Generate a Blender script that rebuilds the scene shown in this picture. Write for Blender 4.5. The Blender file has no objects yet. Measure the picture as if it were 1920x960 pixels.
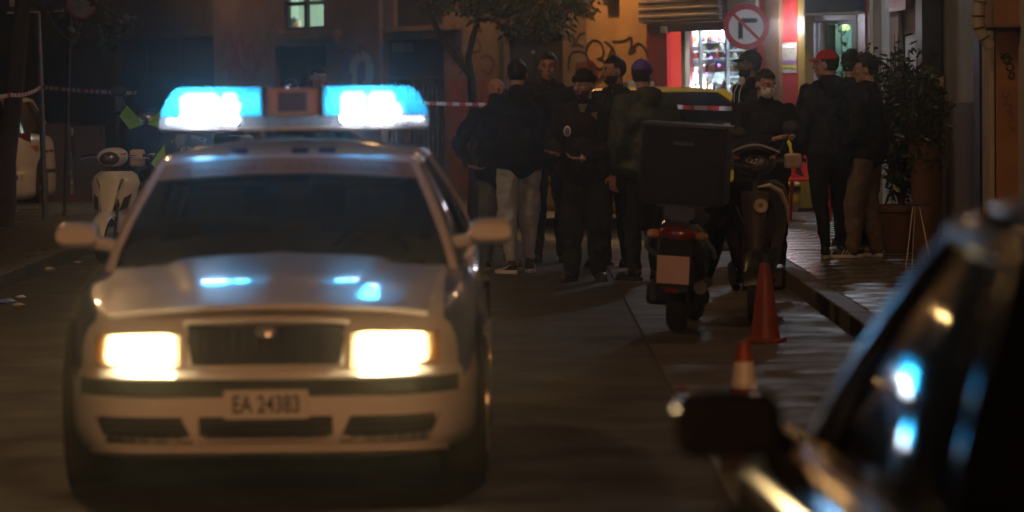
import bpy, math, random
from mathutils import Vector, Matrix, noise
random.seed(7)
R = math.radians
sc = bpy.context.scene
col = sc.collection
# ---------------------------------------------------------------- camera
CAMH = 1.65
cd = bpy.data.cameras.new('camera'); cam = bpy.data.objects.new('camera', cd); col.objects.link(cam)
cam.location = (0, 0, CAMH)
FPX = 7000.0
cd.sensor_width = 36; cd.lens = FPX/1920*36; cd.clip_start = .1; cd.clip_end = 500
PITCH = math.atan(324/FPX); ROLL = R(.6)
cam.rotation_mode = 'XYZ'
CM = Matrix.Rotation(math.pi/2-PITCH, 3, 'X') @ Matrix.Rotation(-ROLL, 3, 'Z')
cam.rotation_euler = CM.to_euler('XYZ')
cd.dof.use_dof = True; cd.dof.focus_distance = 31.5; cd.dof.aperture_fstop = 2.8
sc.camera = cam
# ---------------------------------------------------------------- world, moonlight, exposure
w = bpy.data.worlds.new('World'); sc.world = w; w.use_nodes = True
nt = w.node_tree; nt.nodes.clear()
sky = nt.nodes.new('ShaderNodeTexSky'); sky.sky_type = 'NISHITA'; sky.sun_disc = False
sky.sun_elevation = R(12); sky.sun_rotation = R(200)
bg = nt.nodes.new('ShaderNodeBackground'); bg.inputs[1].default_value = .0008
wo = nt.nodes.new('ShaderNodeOutputWorld')
nt.links.new(sky.outputs[0], bg.inputs[0]); nt.links.new(bg.outputs[0], wo.inputs[0])
sd = bpy.data.lights.new('moon', 'SUN'); sd.energy = .012; sd.angle = R(.5); sd.color = (1, .93, .85)
so = bpy.data.objects.new('moon', sd); so.rotation_euler = (R(78), 0, R(-20)); col.objects.link(so)
sc.view_settings.view_transform = 'Standard'; sc.view_settings.look = 'None'
sc.view_settings.exposure = 0; sc.view_settings.gamma = 1
sc.cycles.use_denoising = True
sc.cycles.max_bounces = 7; sc.cycles.transparent_max_bounces = 12; sc.cycles.volume_bounces = 0; sc.cycles.volume_step_rate = 4
sc.cycles.sample_clamp_indirect = 6; sc.cycles.sample_clamp_direct = 0
sc.cycles.caustics_reflective = False; sc.cycles.caustics_refractive = False
# ---------------------------------------------------------------- helpers
def ray(px, py): return CM @ Vector(((px-960)/FPX, -(py-480)/FPX, -1))
def at(px, py, Y):
    d = ray(px, py); return Vector((0, 0, CAMH)) + d*(Y/d.y)
def gnd(px, py, z=0):
    d = ray(px, py); return Vector((0, 0, CAMH)) + d*((z-CAMH)/d.z)
def tag(o, label=None, cat=None, group=None, kind=None):
    if label: o['label'] = label
    if cat: o['category'] = cat
    if group: o['group'] = group
    if kind: o['kind'] = kind
    return o
def empty(name, loc=(0, 0, 0), rz=0, label=None, cat=None, group=None):
    o = bpy.data.objects.new(name, None); col.objects.link(o); o.location = loc; o.rotation_euler = (0, 0, rz)
    o.empty_display_size = .1
    return tag(o, label, cat, group)
def copy_tree(o, parent=None):
    c = o.copy(); col.objects.link(c)
    if parent: c.parent = parent
    for ch in list(o.children): copy_tree(ch, c)
    return c
def rotm(e): return Matrix.Rotation(e[2], 3, 'Z') @ Matrix.Rotation(e[1], 3, 'Y') @ Matrix.Rotation(e[0], 3, 'X')
def basis(d):
    d = Vector(d).normalized(); u = Vector((0, 0, 1)) if abs(d.z) < .9 else Vector((0, 1, 0))
    a = d.cross(u).normalized(); b = a.cross(d).normalized()
    return d, a, b
class MB:
    def __init__(s): s.v = []; s.f = []
    def add(s, vs, fs):
        n = len(s.v); s.v += [tuple(q) for q in vs]; s.f += [tuple(i+n for i in g) for g in fs]; return s
    def box(s, c, d, e=(0, 0, 0)):
        M = rotm(e); c = Vector(c)
        vs = [c + M @ Vector((x*d[0]/2, y*d[1]/2, z*d[2]/2)) for x in (-1, 1) for y in (-1, 1) for z in (-1, 1)]
        return s.add(vs, [(0, 1, 3, 2), (4, 6, 7, 5), (0, 4, 5, 1), (2, 3, 7, 6), (0, 2, 6, 4), (1, 5, 7, 3)])
    def hexa(s, q): return s.add(q, [(0, 3, 2, 1), (4, 5, 6, 7), (0, 1, 5, 4), (1, 2, 6, 5), (2, 3, 7, 6), (3, 0, 4, 7)])
    def loft(s, loops, caps=True, closed=True):
        n = len(loops[0]); m = len(loops); vs = [p for l in loops for p in l]; fs = []
        for i in range(m-1):
            for j in range(n if closed else n-1):
                k = (j+1) % n; fs.append((i*n+j, i*n+k, (i+1)*n+k, (i+1)*n+j))
        if caps: fs += [tuple(range(n-1, -1, -1)), tuple(range((m-1)*n, m*n))]
        return s.add(vs, fs)
    def tube(s, pts, r, n=8, sq=1.0):
        pts = [Vector(p) for p in pts]; L = []
        if not hasattr(r, '__len__'): r = [r]*len(pts)
        pa = None
        for i, p in enumerate(pts):
            d = pts[min(i+1, len(pts)-1)] - pts[max(i-1, 0)]
            if pa is None: d, a, b = basis(d)
            else:
                d = d.normalized(); a = (pa - d*pa.dot(d)).normalized(); b = a.cross(d)
            pa = a
            L.append([p + (a*math.cos(t*2*math.pi/n) + b*sq*math.sin(t*2*math.pi/n))*r[i] for t in range(n)])
        return s.loft(L)
    def ell(s, c, r, e=(0, 0, 0), n=16, m=10, keep=None, nz=0, ns=20):
        M = rotm(e); c = Vector(c); vs = []; fs = []
        for i in range(m+1):
            t = math.pi*i/m
            for j in range(n):
                a = 2*math.pi*j/n
                q = Vector((math.sin(t)*math.cos(a), math.sin(t)*math.sin(a), math.cos(t)))
                k = 1 + (nz*noise.noise(q*ns*.1+Vector((c.x*9, 3, c.z))) if nz else 0)
                vs.append(Vector((q.x*r[0], q.y*r[1], q.z*r[2]))*k)
        for i in range(m):
            for j in range(n):
                k = (j+1) % n; g = (i*n+j, (i+1)*n+j, (i+1)*n+k, i*n+k)
                if keep is None or all(keep(vs[q]) for q in g): fs.append(g)
        return s.add([c + M @ v for v in vs], fs)
    def cap(s, p0, p1, r0, r1, n=12):
        p0 = Vector(p0); p1 = Vector(p1); d, a, b = basis(p1-p0); L = []
        for k, (p, r, sg) in enumerate([(p0, r0, -1), (p1, r1, 1)]):
            th = [R(80), R(55), R(28), 0] if sg < 0 else [0, R(28), R(55), R(80)]
            for t in th:
                L.append([p + d*sg*r*math.sin(t) + (a*math.cos(q*2*math.pi/n)+b*math.sin(q*2*math.pi/n))*r*math.cos(t) for q in range(n)])
        return s.loft(L)
    def grid(s, fn, nu, nv):
        vs = [fn(i/nu, j/nv) for i in range(nu+1) for j in range(nv+1)]
        fs = [(i*(nv+1)+j, (i+1)*(nv+1)+j, (i+1)*(nv+1)+j+1, i*(nv+1)+j+1) for i in range(nu) for j in range(nv)]
        return s.add(vs, fs)
    def slab(s, fn, nu, nv, th):   # closed curved plate: fn(u,v) plus thickness vector
        th = Vector(th); n = len(s.v)
        a = [Vector(fn(i/nu, j/nv)) for i in range(nu+1) for j in range(nv+1)]; N = len(a)
        I = lambda i, j: i*(nv+1)+j
        fs = []
        for i in range(nu):
            for j in range(nv):
                q = (I(i, j), I(i+1, j), I(i+1, j+1), I(i, j+1)); fs.append(q); fs.append(tuple(x+N for x in reversed(q)))
        for i in range(nu):
            fs.append((I(i, 0), I(i, 0)+N, I(i+1, 0)+N, I(i+1, 0))); fs.append((I(i+1, nv), I(i+1, nv)+N, I(i, nv)+N, I(i, nv)))
        for j in range(nv):
            fs.append((I(0, j+1), I(0, j+1)+N, I(0, j)+N, I(0, j))); fs.append((I(nu, j), I(nu, j)+N, I(nu, j+1)+N, I(nu, j+1)))
        return s.add(a+[p+th for p in a], fs)
    def lathe(s, prof, c, axis=(0, 0, 1), n=20):
        d, a, b = basis(axis); c = Vector(c)
        return s.loft([[c + d*h + (a*math.cos(t*2*math.pi/n)+b*math.sin(t*2*math.pi/n))*max(r, 1e-4) for t in range(n)] for r, h in prof], caps=True)
    def torus(s, c, R_, r, axis=(1, 0, 0), n=28, m=10, sq=1.0):
        d, a, b = basis(axis); c = Vector(c); L = []
        for i in range(n+1):
            t = 2*math.pi*i/n; o = a*math.cos(t)+b*math.sin(t)
            L.append([c + o*(R_ + r*math.cos(q*2*math.pi/m)) + d*r*sq*math.sin(q*2*math.pi/m) for q in range(m)])
        return s.loft(L, caps=False)
    def mesh(s, name, ang=40):
        me = bpy.data.meshes.new(name); me.from_pydata(s.v, [], s.f); me.validate()
        import bmesh
        bm = bmesh.new(); bm.from_mesh(me); bmesh.ops.recalc_face_normals(bm, faces=bm.faces); bm.to_mesh(me); bm.free()
        me.shade_smooth(); me.set_sharp_from_angle(angle=R(ang)); return me
    def build(s, name, mat, parent=None, bev=0, ang=40, sub=0, loc=None):
        me = s.mesh(name, ang); me.materials.append(mat)
        o = bpy.data.objects.new(name, me); col.objects.link(o)
        if parent: o.parent = parent
        if loc is not None: o.location = loc
        if bev:
            b = o.modifiers.new('bevel', 'BEVEL'); b.width = bev; b.segments = 2; b.limit_method = 'ANGLE'; b.angle_limit = R(50)
        if sub:
            q = o.modifiers.new('subdivision', 'SUBSURF'); q.levels = sub; q.render_levels = sub
        return o
def share(src, name, parent=None, loc=(0, 0, 0), rot=(0, 0, 0), scale=(1, 1, 1)):
    o = src.copy(); o.name = name; col.objects.link(o); o.parent = parent
    o.location = loc; o.rotation_euler = rot; o.scale = scale; return o
def mirx(mb):
    m = MB(); m.v = [(-x, y, z) for x, y, z in mb.v]; m.f = [tuple(reversed(f)) for f in mb.f]; return m
def text(name, body, size, mat, parent, loc, rot=(math.pi/2, 0, 0), depth=.002, sx=1, align='CENTER', bend=0, bold=0):
    c = bpy.data.curves.new(name, 'FONT'); c.body = body; c.size = size; c.extrude = depth; c.align_x = align; c.align_y = 'CENTER'; c.offset = bold
    t = bpy.data.objects.new(name, c); col.objects.link(t)
    me = bpy.data.meshes.new_from_object(t.evaluated_get(bpy.context.evaluated_depsgraph_get()))
    bpy.data.objects.remove(t); bpy.data.curves.remove(c)
    if bend:
        for v in me.vertices:
            a = v.co.x/bend; rr = bend+v.co.y; v.co.x = math.sin(a)*rr; v.co.y = math.cos(a)*rr-bend
    me.name = name; me.materials.clear(); me.materials.append(mat)
    o = bpy.data.objects.new(name, me); col.objects.link(o); o.parent = parent; o.location = loc; o.rotation_euler = rot; o.scale = (sx, 1, 1)
    return o
# ---------------------------------------------------------------- materials
M = {}
def mat(name, c, rough=.6, metal=0, nz=0, ns=8, c2=None, bump=0, bs=40, coat=0, emis=None, es=0, trans=0, spec=.5, dirt=0, rr=None, sheen=0):
    m = bpy.data.materials.new(name); m.use_nodes = True; n = m.node_tree; p = n.nodes['Principled BSDF']
    p.inputs['Base Color'].default_value = (*c, 1); p.inputs['Roughness'].default_value = rough; p.inputs['Metallic'].default_value = metal
    p.inputs['Coat Weight'].default_value = coat; p.inputs['Coat Roughness'].default_value = .06; p.inputs['Transmission Weight'].default_value = trans
    p.inputs['Specular IOR Level'].default_value = spec
    if sheen: p.inputs['Sheen Weight'].default_value = sheen
    if emis: p.inputs['Emission Color'].default_value = (*emis, 1); p.inputs['Emission Strength'].default_value = es
    tc = n.nodes.new('ShaderNodeTexCoord')
    if c2 or nz:
        t = n.nodes.new('ShaderNodeTexNoise'); t.inputs['Scale'].default_value = ns; t.inputs['Detail'].default_value = 8; t.inputs['Roughness'].default_value = .65
        n.links.new(tc.outputs['Object'], t.inputs['Vector'])
        r = n.nodes.new('ShaderNodeValToRGB'); r.color_ramp.elements[0].position = .32; r.color_ramp.elements[1].position = .68
        a = c2 if c2 else tuple(x*(1-nz) for x in c)
        r.color_ramp.elements[0].color = (*a, 1); r.color_ramp.elements[1].color = (*c, 1)
        n.links.new(t.outputs['Fac'], r.inputs['Fac']); n.links.new(r.outputs['Color'], p.inputs['Base Color'])
        if rr:
            mr = n.nodes.new('ShaderNodeMapRange'); mr.inputs['To Min'].default_value = rr[0]; mr.inputs['To Max'].default_value = rr[1]
            mr.inputs['From Min'].default_value = .35; mr.inputs['From Max'].default_value = .65
            n.links.new(t.outputs['Fac'], mr.inputs['Value']); n.links.new(mr.outputs[0], p.inputs['Roughness'])
    if bump:
        t = n.nodes.new('ShaderNodeTexNoise'); t.inputs['Scale'].default_value = bs; t.inputs['Detail'].default_value = 6
        n.links.new(tc.outputs['Object'], t.inputs['Vector'])
        b = n.nodes.new('ShaderNodeBump'); b.inputs['Strength'].default_value = bump; b.inputs['Distance'].default_value = .01
        n.links.new(t.outputs['Fac'], b.inputs['Height']); n.links.new(b.outputs['Normal'], p.inputs['Normal'])
    M[name] = m; return m
mat('asphalt', (.029, .022, .017), .75, nz=.55, ns=1.3, bump=.6, bs=90, rr=(.5, .85))
mat('concrete', (.06, .045, .034), .6, nz=.45, ns=2.2, bump=.4, bs=50, rr=(.4, .75))
mat('wet_slab', (.14, .13, .125), .25, nz=.45, ns=2.2, bump=.25, bs=16, rr=(.1, .4))
mat('kerb_stone', (.08, .062, .048), .6, nz=.4, ns=5, bump=.4, bs=40)
mat('plaster_brown', (.22, .15, .11), .85, c2=(.12, .085, .07), ns=1.6, bump=.4, bs=14)
mat('plaster_grey', (.10, .085, .075), .85, c2=(.05, .045, .042), ns=1.2, bump=.4, bs=14)
mat('plaster_ochre', (.42, .24, .09), .85, c2=(.28, .16, .07), ns=1.8, bump=.4, bs=12)
mat('plaster_white', (.42, .41, .4), .85, c2=(.3, .29, .28), ns=1.6, bump=.3, bs=14)
mat('plaster_base', (.16, .11, .08), .85, c2=(.09, .07, .06), ns=2.5, bump=.4, bs=14)
mat('column_orange', (.36, .17, .07), .8, c2=(.25, .12, .06), ns=2.4, bump=.3, bs=14)
mat('cream', (.45, .38, .27), .7, c2=(.33, .27, .2), ns=4, bump=.2)
mat('red_paint', (.5, .03, .025), .45, c2=(.36, .02, .02), ns=2)
mat('dark_red', (.17, .012, .02), .45, c2=(.1, .01, .015), ns=3)
mat('red_plaster', (.34, .09, .06), .8, c2=(.13, .05, .035), ns=3, bump=.3)
mat('yellow_post', (.52, .36, .05), .5, c2=(.4, .26, .04), ns=4)
mat('brown_post', (.2, .11, .04), .6, c2=(.13, .07, .03), ns=4)
mat('navy', (.02, .022, .07), .7, nz=.3)
mat('blue_trim', (.02, .05, .2), .5, nz=.3)
mat('shutter_metal', (.3, .25, .25), .5, metal=.3, c2=(.18, .15, .15), ns=4)
mat('dark_metal', (.03, .03, .032), .45, metal=.5, nz=.3)
mat('dark_void', (.012, .012, .014), .8, nz=.3)
mat('grey_metal', (.25, .25, .25), .4, metal=.8, c2=(.12, .12, .12), ns=9)
mat('chrome', (.75, .75, .75), .12, metal=1, nz=.1)
mat('silver', (.6, .58, .55), .3, metal=.8, nz=.1)
mat('rubber', (.018, .018, .018), .8, nz=.3, ns=30, bump=.2)
mat('black_plastic', (.022, .021, .02), .4, nz=.3, ns=12)
mat('black_gloss', (.008, .008, .009), .15, nz=.3, coat=1)
mat('black_cloth', (.016, .016, .017), .85, c2=(.009, .009, .01), ns=14, bump=.4, bs=120, spec=.2)
mat('navy_cloth', (.014, .016, .024), .8, c2=(.009, .01, .015), ns=14, bump=.4, bs=120, spec=.25)
mat('green_cloth', (.035, .05, .028), .6, c2=(.018, .026, .016), ns=9, bump=.4, bs=100, spec=.4)
mat('grey_jersey', (.4, .44, .5), .9, c2=(.3, .33, .38), ns=7, bump=.4, bs=90, spec=.2)
mat('grey_denim', (.13, .14, .16), .9, c2=(.08, .09, .1), ns=9, bump=.4, bs=150, spec=.2)
mat('beige_cloth', (.17, .135, .1), .9, c2=(.11, .085, .065), ns=9, bump=.4, bs=90, spec=.2)
mat('skin', (.5, .29, .2), .5, c2=(.33, .17, .11), ns=18, spec=.4)
mat('skin_dark', (.22, .12, .08), .5, c2=(.17, .09, .06), ns=18, spec=.4)
mat('hair_black', (.012, .01, .009), .5, nz=.4, ns=60, bump=.8, bs=120)
mat('hair_brown', (.04, .022, .013), .55, nz=.4, ns=60, bump=.8, bs=120)
mat('beard_brown', (.07, .035, .02), .7, nz=.4, ns=80, bump=.8, bs=150)
mat('eye_white', (.55, .52, .5), .3); mat('iris', (.02, .012, .008), .15)
mat('lip', (.28, .1, .08), .45)
mat('white_cloth', (.7, .69, .67), .8, nz=.1, bump=.2, bs=100)
mat('red_cap', (.5, .02, .02), .75, c2=(.4, .015, .015), ns=9)
mat('blue_lit_cap', (.1, .06, .5), .6, c2=(.07, .04, .35), ns=6)  # blue light falling on the cap is put into its colour
mat('blue_badge', (.1, .16, .4), .5, nz=.2)
mat('white_paint', (.74, .72, .68), .35, coat=1, nz=.05, ns=3)
mat('scooter_white', (.72, .71, .68), .3, coat=.8, nz=.08)
mat('taxi_yellow', (.78, .46, .02), .35, coat=.8, nz=.1)
mat('car_red', (.12, .008, .01), .25, coat=1, nz=.2)
mat('cream_plastic', (.62, .52, .38), .4, nz=.1)
mat('cone_orange', (.33, .055, .018), .5, c2=(.2, .04, .018), ns=12)
mat('cone_white', (.75, .72, .68), .4, nz=.15, ns=12)
mat('neon_green', (.35, .8, .05), .5, nz=.08, emis=(.3, .8, .05), es=0)
mat('red_plastic', (.55, .02, .03), .35, nz=.15)
mat('tail_red', (.22, .012, .01), .15, nz=.2, coat=1)
mat('amber', (.75, .28, .03), .2, nz=.2, coat=1)
mat('terracotta', (.3, .13, .06), .8, c2=(.2, .09, .05), ns=5)
mat('bark', (.06, .045, .035), .9, c2=(.03, .024, .02), ns=9, bump=1, bs=20)
mat('near_paint', (.0025, .0025, .003), .1, spec=.35)
mat('near_void', (.003, .003, .003), .7, spec=.1)
mat('soft_chrome', (.7, .72, .74), .28, metal=1, nz=.1)
mat('planter', (.12, .06, .03), .8, c2=(.08, .04, .02), ns=4)
mat('leaf_dark', (.022, .04, .016), .35, c2=(.02, .035, .015), ns=5)
mat('leaf_tree', (.06, .08, .02), .5, c2=(.035, .05, .015), ns=4)
mat('leaf_orange', (.45, .17, .03), .5, nz=.3)
mat('paper', (.5, .46, .36), .7, c2=(.25, .25, .18), ns=9)
mat('purple_print', (.25, .12, .3), .6, nz=.2); mat('yellow_print', (.6, .5, .05), .6, nz=.2)
mat('graffiti_black', (.015, .012, .015), .5, nz=.2)
mat('graffiti_pale', (.4, .33, .3), .7, nz=.3); mat('graffiti_maroon', (.18, .03, .04), .6, nz=.3)
mat('graffiti_blue', (.1, .12, .2), .7, nz=.3)
mat('police_blue', (.02, .05, .24), .35, coat=.8, nz=.1)
mat('plate_white', (.68, .66, .62), .5, nz=.08); mat('plate_pink', (.85, .6, .5), .5, nz=.1)
mat('shelf_glass', (.75, .8, .85), .2, nz=.1)
mat('jar_brown', (.2, .07, .03), .2, c2=(.35, .18, .08), ns=9, coat=.5)
mat('jar_red', (.45, .06, .03), .25, nz=.3, coat=.5); mat('jar_pale', (.6, .55, .45), .3, nz=.3, coat=.5)
mat('box_blue', (.2, .4, .65), .4, nz=.3); mat('box_yellow', (.65, .6, .1), .4, nz=.3)
mat('curtain', (.62, .6, .66), .8, c2=(.45, .43, .5), ns=6)
mat('wall_shop', (.7, .74, .78), .7, c2=(.55, .6, .66), ns=3)
mat('litter_blue', (.15, .25, .7), .4, nz=.2); mat('litter_white', (.7, .72, .75), .4, nz=.2)
mat('sign_red', (.5, .006, .012), .4, nz=.15, ns=20); mat('sign_white', (.78, .78, .82), .4, nz=.06); mat('sign_black', (.02, .02, .025), .4, nz=.1)
mat('sign_blue', (.03, .06, .25), .4, nz=.1)
mat('tape_red', (.6, .05, .04), .5, nz=.1); mat('tape_white', (.75, .72, .72), .5, nz=.1)
mat('interior', (.05, .042, .035), .8, nz=.3)
mat('amber_beige', (.55, .3, .1), .5, nz=.15)
mat('smoked', (.05, .045, .04), .15, nz=.2, coat=1)
mat('headliner', (.25, .2, .15), .9, nz=.2)
# emitters: lamps of the place, also bulbs of added lamps
def emit(name, c, s):
    m = bpy.data.materials.new(name); m.use_nodes = True; n = m.node_tree; n.nodes.clear()
    e = n.nodes.new('ShaderNodeEmission'); e.inputs[0].default_value = (*c, 1); e.inputs[1].default_value = s
    o = n.nodes.new('ShaderNodeOutputMaterial'); n.links.new(e.outputs[0], o.inputs[0]); M[name] = m
emit('beacon_lamp', (1, .95, 1), 80)
emit('beacon_dim', (.03, .35, 1), .6)
emit('headlamp', (1, .78, .42), 85)
emit('sodium', (1, .55, .2), 90)
emit('shop_tube', (.8, .92, 1), 3.2)
emit('purple_led', (.35, .12, 1), 9)
emit('phone_screen', (.6, .85, 1), 1.2)
emit('room_light', (.62, .9, .68), .8)
emit('neon_red', (1, .06, .08), .5)
emit('red_backlit', (1, .075, .05), .62)
def film(name, c, gl=.08, tr=1.0, rough=.05):
    m = bpy.data.materials.new(name); m.use_nodes = True; n = m.node_tree; n.nodes.clear()
    t = n.nodes.new('ShaderNodeBsdfTransparent'); t.inputs[0].default_value = (*c, 1)
    g = n.nodes.new('ShaderNodeBsdfGlossy'); g.inputs['Roughness'].default_value = rough
    f = n.nodes.new('ShaderNodeFresnel'); f.inputs[0].default_value = 1.5
    geo = n.nodes.new('ShaderNodeNewGeometry')
    ml = n.nodes.new('ShaderNodeMath'); ml.operation = 'MULTIPLY'; ml.inputs[1].default_value = tr
    inv = n.nodes.new('ShaderNodeMath'); inv.operation = 'SUBTRACT'; inv.inputs[0].default_value = 1
    n.links.new(geo.outputs['Backfacing'], inv.inputs[1])
    m2 = n.nodes.new('ShaderNodeMath'); m2.operation = 'MULTIPLY'
    mx = n.nodes.new('ShaderNodeMixShader'); o = n.nodes.new('ShaderNodeOutputMaterial')
    n.links.new(f.outputs[0], ml.inputs[0]); n.links.new(ml.outputs[0], m2.inputs[0]); n.links.new(inv.outputs[0], m2.inputs[1])
    n.links.new(m2.outputs[0], mx.inputs[0]); n.links.new(t.outputs[0], mx.inputs[1]); n.links.new(g.outputs[0], mx.inputs[2])
    n.links.new(mx.outputs[0], o.inputs[0]); M[name] = m
film('window_glass', (.75, .8, .8)); film('car_glass', (.26, .25, .23)); film('dark_glass', (.12, .13, .14)); film('clear_lens', (.95, .95, .92))
# blue beacon lens: tinted, half diffusing plastic
def lens(name, c, d):
    m = bpy.data.materials.new(name); m.use_nodes = True; n = m.node_tree; n.nodes.clear()
    t = n.nodes.new('ShaderNodeBsdfTransparent'); t.inputs[0].default_value = (*c, 1)
    g = n.nodes.new('ShaderNodeBsdfGlossy'); g.inputs['Roughness'].default_value = .12
    l = n.nodes.new('ShaderNodeBsdfTranslucent'); l.inputs[0].default_value = (*c, 1)
    a = n.nodes.new('ShaderNodeMixShader'); a.inputs[0].default_value = d
    b = n.nodes.new('ShaderNodeMixShader'); b.inputs[0].default_value = .06
    o = n.nodes.new('ShaderNodeOutputMaterial')
    n.links.new(t.outputs[0], a.inputs[1]); n.links.new(l.outputs[0], a.inputs[2]); n.links.new(a.outputs[0], b.inputs[1]); n.links.new(g.outputs[0], b.inputs[2])
    n.links.new(b.outputs[0], o.inputs[0]); M[name] = m
lens('beacon_lens', (.022, .33, .66), .25)
lens('clear_diffuse', (.45, .48, .5), .12)
lens('headlamp_lens', (.97, .9, .75), .25)
lens('amber_lens', (.8, .5, .15), .5)
def light(name, kind, loc, e, c, size=.1, rot=None, parent=None, spot=None, blend=.5, shape=None, sy=None):
    d = bpy.data.lights.new(name, kind); d.energy = e; d.color = c
    if kind == 'AREA':
        d.size = size
        if shape: d.shape = shape
        if sy: d.shape = 'RECTANGLE'; d.size_y = sy
    else: d.shadow_soft_size = size
    if spot: d.spot_size = R(spot); d.spot_blend = blend
    o = bpy.data.objects.new(name, d); col.objects.link(o); o.location = loc
    if rot: o.rotation_euler = rot
    if parent: o.parent = parent
    return o
# ================================================================ planes of the two facades
class Plane:
    def __init__(s, P0, d, n): s.P = Vector((P0[0], P0[1], 0)); s.d = Vector((d[0], d[1], 0)).normalized(); s.n = Vector((n[0], n[1], 0)).normalized()
    def hit(s, px, py, o=0):
        r = ray(px, py); C = Vector((0, 0, CAMH)); P = s.P+s.n*o
        t = (P-C).dot(s.n)/r.dot(s.n); q = C+r*t; return (q-P).dot(s.d), q.z
    def pt(s, u, z, o=0): q = s.P+s.d*u+s.n*o; return Vector((q.x, q.y, z))
    def box(s, mb, u0, u1, z0, z1, o0, o1):
        return mb.hexa([s.pt(u0, z0, o0), s.pt(u1, z0, o0), s.pt(u1, z0, o1), s.pt(u0, z0, o1), s.pt(u0, z1, o0), s.pt(u1, z1, o0), s.pt(u1, z1, o1), s.pt(u0, z1, o1)])
    def ext(s, a, b, y0, y1, o=0):     # photo rectangle -> u0,u1,z0,z1 ; y None = ground
        ym = 100 if y0 is None and y1 is None else (y0 if y1 is None else (y1 if y0 is None else (y0+y1)/2))
        u0 = s.hit(a, ym, o)[0]; u1 = s.hit(b, ym, o)[0]
        zt = s.hit((a+b)/2, y0, o)[1] if y0 is not None else 6.0
        zb = s.hit((a+b)/2, y1, o)[1] if y1 is not None else 0.12
        return u0, u1, zb, zt
    def pbox(s, mb, a, b, y0, y1, o0, o1):
        u0, u1, z0, z1 = s.ext(a, b, y0, y1, o1); return s.box(mb, u0, u1, z0, z1, o0, o1)
FW = Plane((2, 48), (-1, 2), (-2, -1)); RW = Plane((4.2, 30), (0, 1), (-1, 0))
def holes_wall(pl, name, m, parent, u0, u1, z0, z1, holes, th=.12):
    us = sorted({u0, u1, *[min(max(x, min(u0, u1)), max(u0, u1)) for h in holes for x in h[:2]]})
    zs = sorted({z0, z1, *[min(max(x, z0), z1) for h in holes for x in h[2:]]})
    mb = MB()
    for i in range(len(us)-1):
        for j in range(len(zs)-1):
            uc = (us[i]+us[i+1])/2; zc = (zs[j]+zs[j+1])/2
            if any(min(h[0], h[1]) < uc < max(h[0], h[1]) and h[2] < zc < h[3] for h in holes): continue
            if us[i+1]-us[i] > 1e-4 and zs[j+1]-zs[j] > 1e-4: pl.box(mb, us[i], us[i+1], zs[j], zs[j+1], -th, 0)
    return mb.build(name, m, parent)
# ================================================================ ground
def flat(name, x0, x1, y0, y1, z, m, kind='structure', th=.0):
    mb = MB()
    if th: mb.box(((x0+x1)/2, (y0+y1)/2, z-th/2), (x1-x0, y1-y0, th))
    else: mb.add([(x0, y0, z), (x1, y0, z), (x1, y1, z), (x0, y1, z)], [(0, 1, 2, 3)])
    return tag(mb.build(name, M[m]), kind=kind)
flat('ground', -150, 150, -100, 250, -.02, 'asphalt')
flat('road', -4.2, .84, -10, 75, 0, 'asphalt')
# concrete parking strip of cast slabs
ps = tag(empty('parking_strip'), kind='structure')
sl = MB().box((0, 0, 0), (1.335, 1.49, .1))
s0 = sl.build('slab', M['concrete'], ps, bev=.006, loc=(1.52, -6, -.046))
for i in range(1, 40): share(s0, 'slab', ps, (1.52, -6+i*1.5, -.046+random.uniform(-.002, .002)), (random.uniform(-.001, .001), 0, 0))
flat('strip_bed', .84, 2.2, -10, 55, -.01, 'asphalt')
# pavements: kerb stones and paving slabs
pv = tag(empty('pavement'), kind='structure')
kb = MB().box((0, 0, 0), (.16, .985, .2)).build('kerb_stone', M['kerb_stone'], pv, bev=.012, loc=(2.28, -4, .022))
for i in range(1, 50):
    share(kb, 'kerb_stone', pv, (2.28+random.uniform(-.003, .003), -4+i, .022+random.uniform(-.003, .003)))
tb = MB().box((0, 0, 0), (.595, .595, .06)).build('paving_slab', M['wet_slab'], pv, bev=.005, loc=(2.67, 18, .085))
for i in range(45):
    for j in range(5):
        if i+j == 0: continue
        if i*5+j > 215: break
        share(tb, 'paving_slab', pv, (2.67+j*.6, 18+i*.6, .085+random.uniform(-.003, .003)), (random.uniform(-.004, .004), random.uniform(-.004, .004), 0))
flat('pavement_bed', 2.37, 5.6, -10, 43.5, .05, 'concrete')
flat('corner_pavement', -3, 8, 43.6, 50.5, .03, 'concrete')
pl_ = tag(empty('left_pavement'), kind='structure')
k2 = MB().box((0, 0, 0), (.18, .985, .2)).build('kerb_stone', M['kerb_stone'], pl_, bev=.012, loc=(-4.3, 4, .022))
for i in range(1, 50): share(k2, 'kerb_stone', pl_, (-4.3+random.uniform(-.004, .004), 4+i, .022+random.uniform(-.004, .004)))
t2 = MB().box((0, 0, 0), (.595, .595, .06)).build('paving_slab', M['concrete'], pl_, bev=.006, loc=(-4.7, 24, .09))
for i in range(44):
    for j in range(5):
        if i+j == 0: continue
        share(t2, 'paving_slab', pl_, (-4.7-j*.6, 24+i*.6, .09+random.uniform(-.004, .004)), (random.uniform(-.006, .006), random.uniform(-.006, .006), 0))
flat('left_pavement_bed', -9.5, -4.4, -10, 54, .05, 'concrete')
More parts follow.
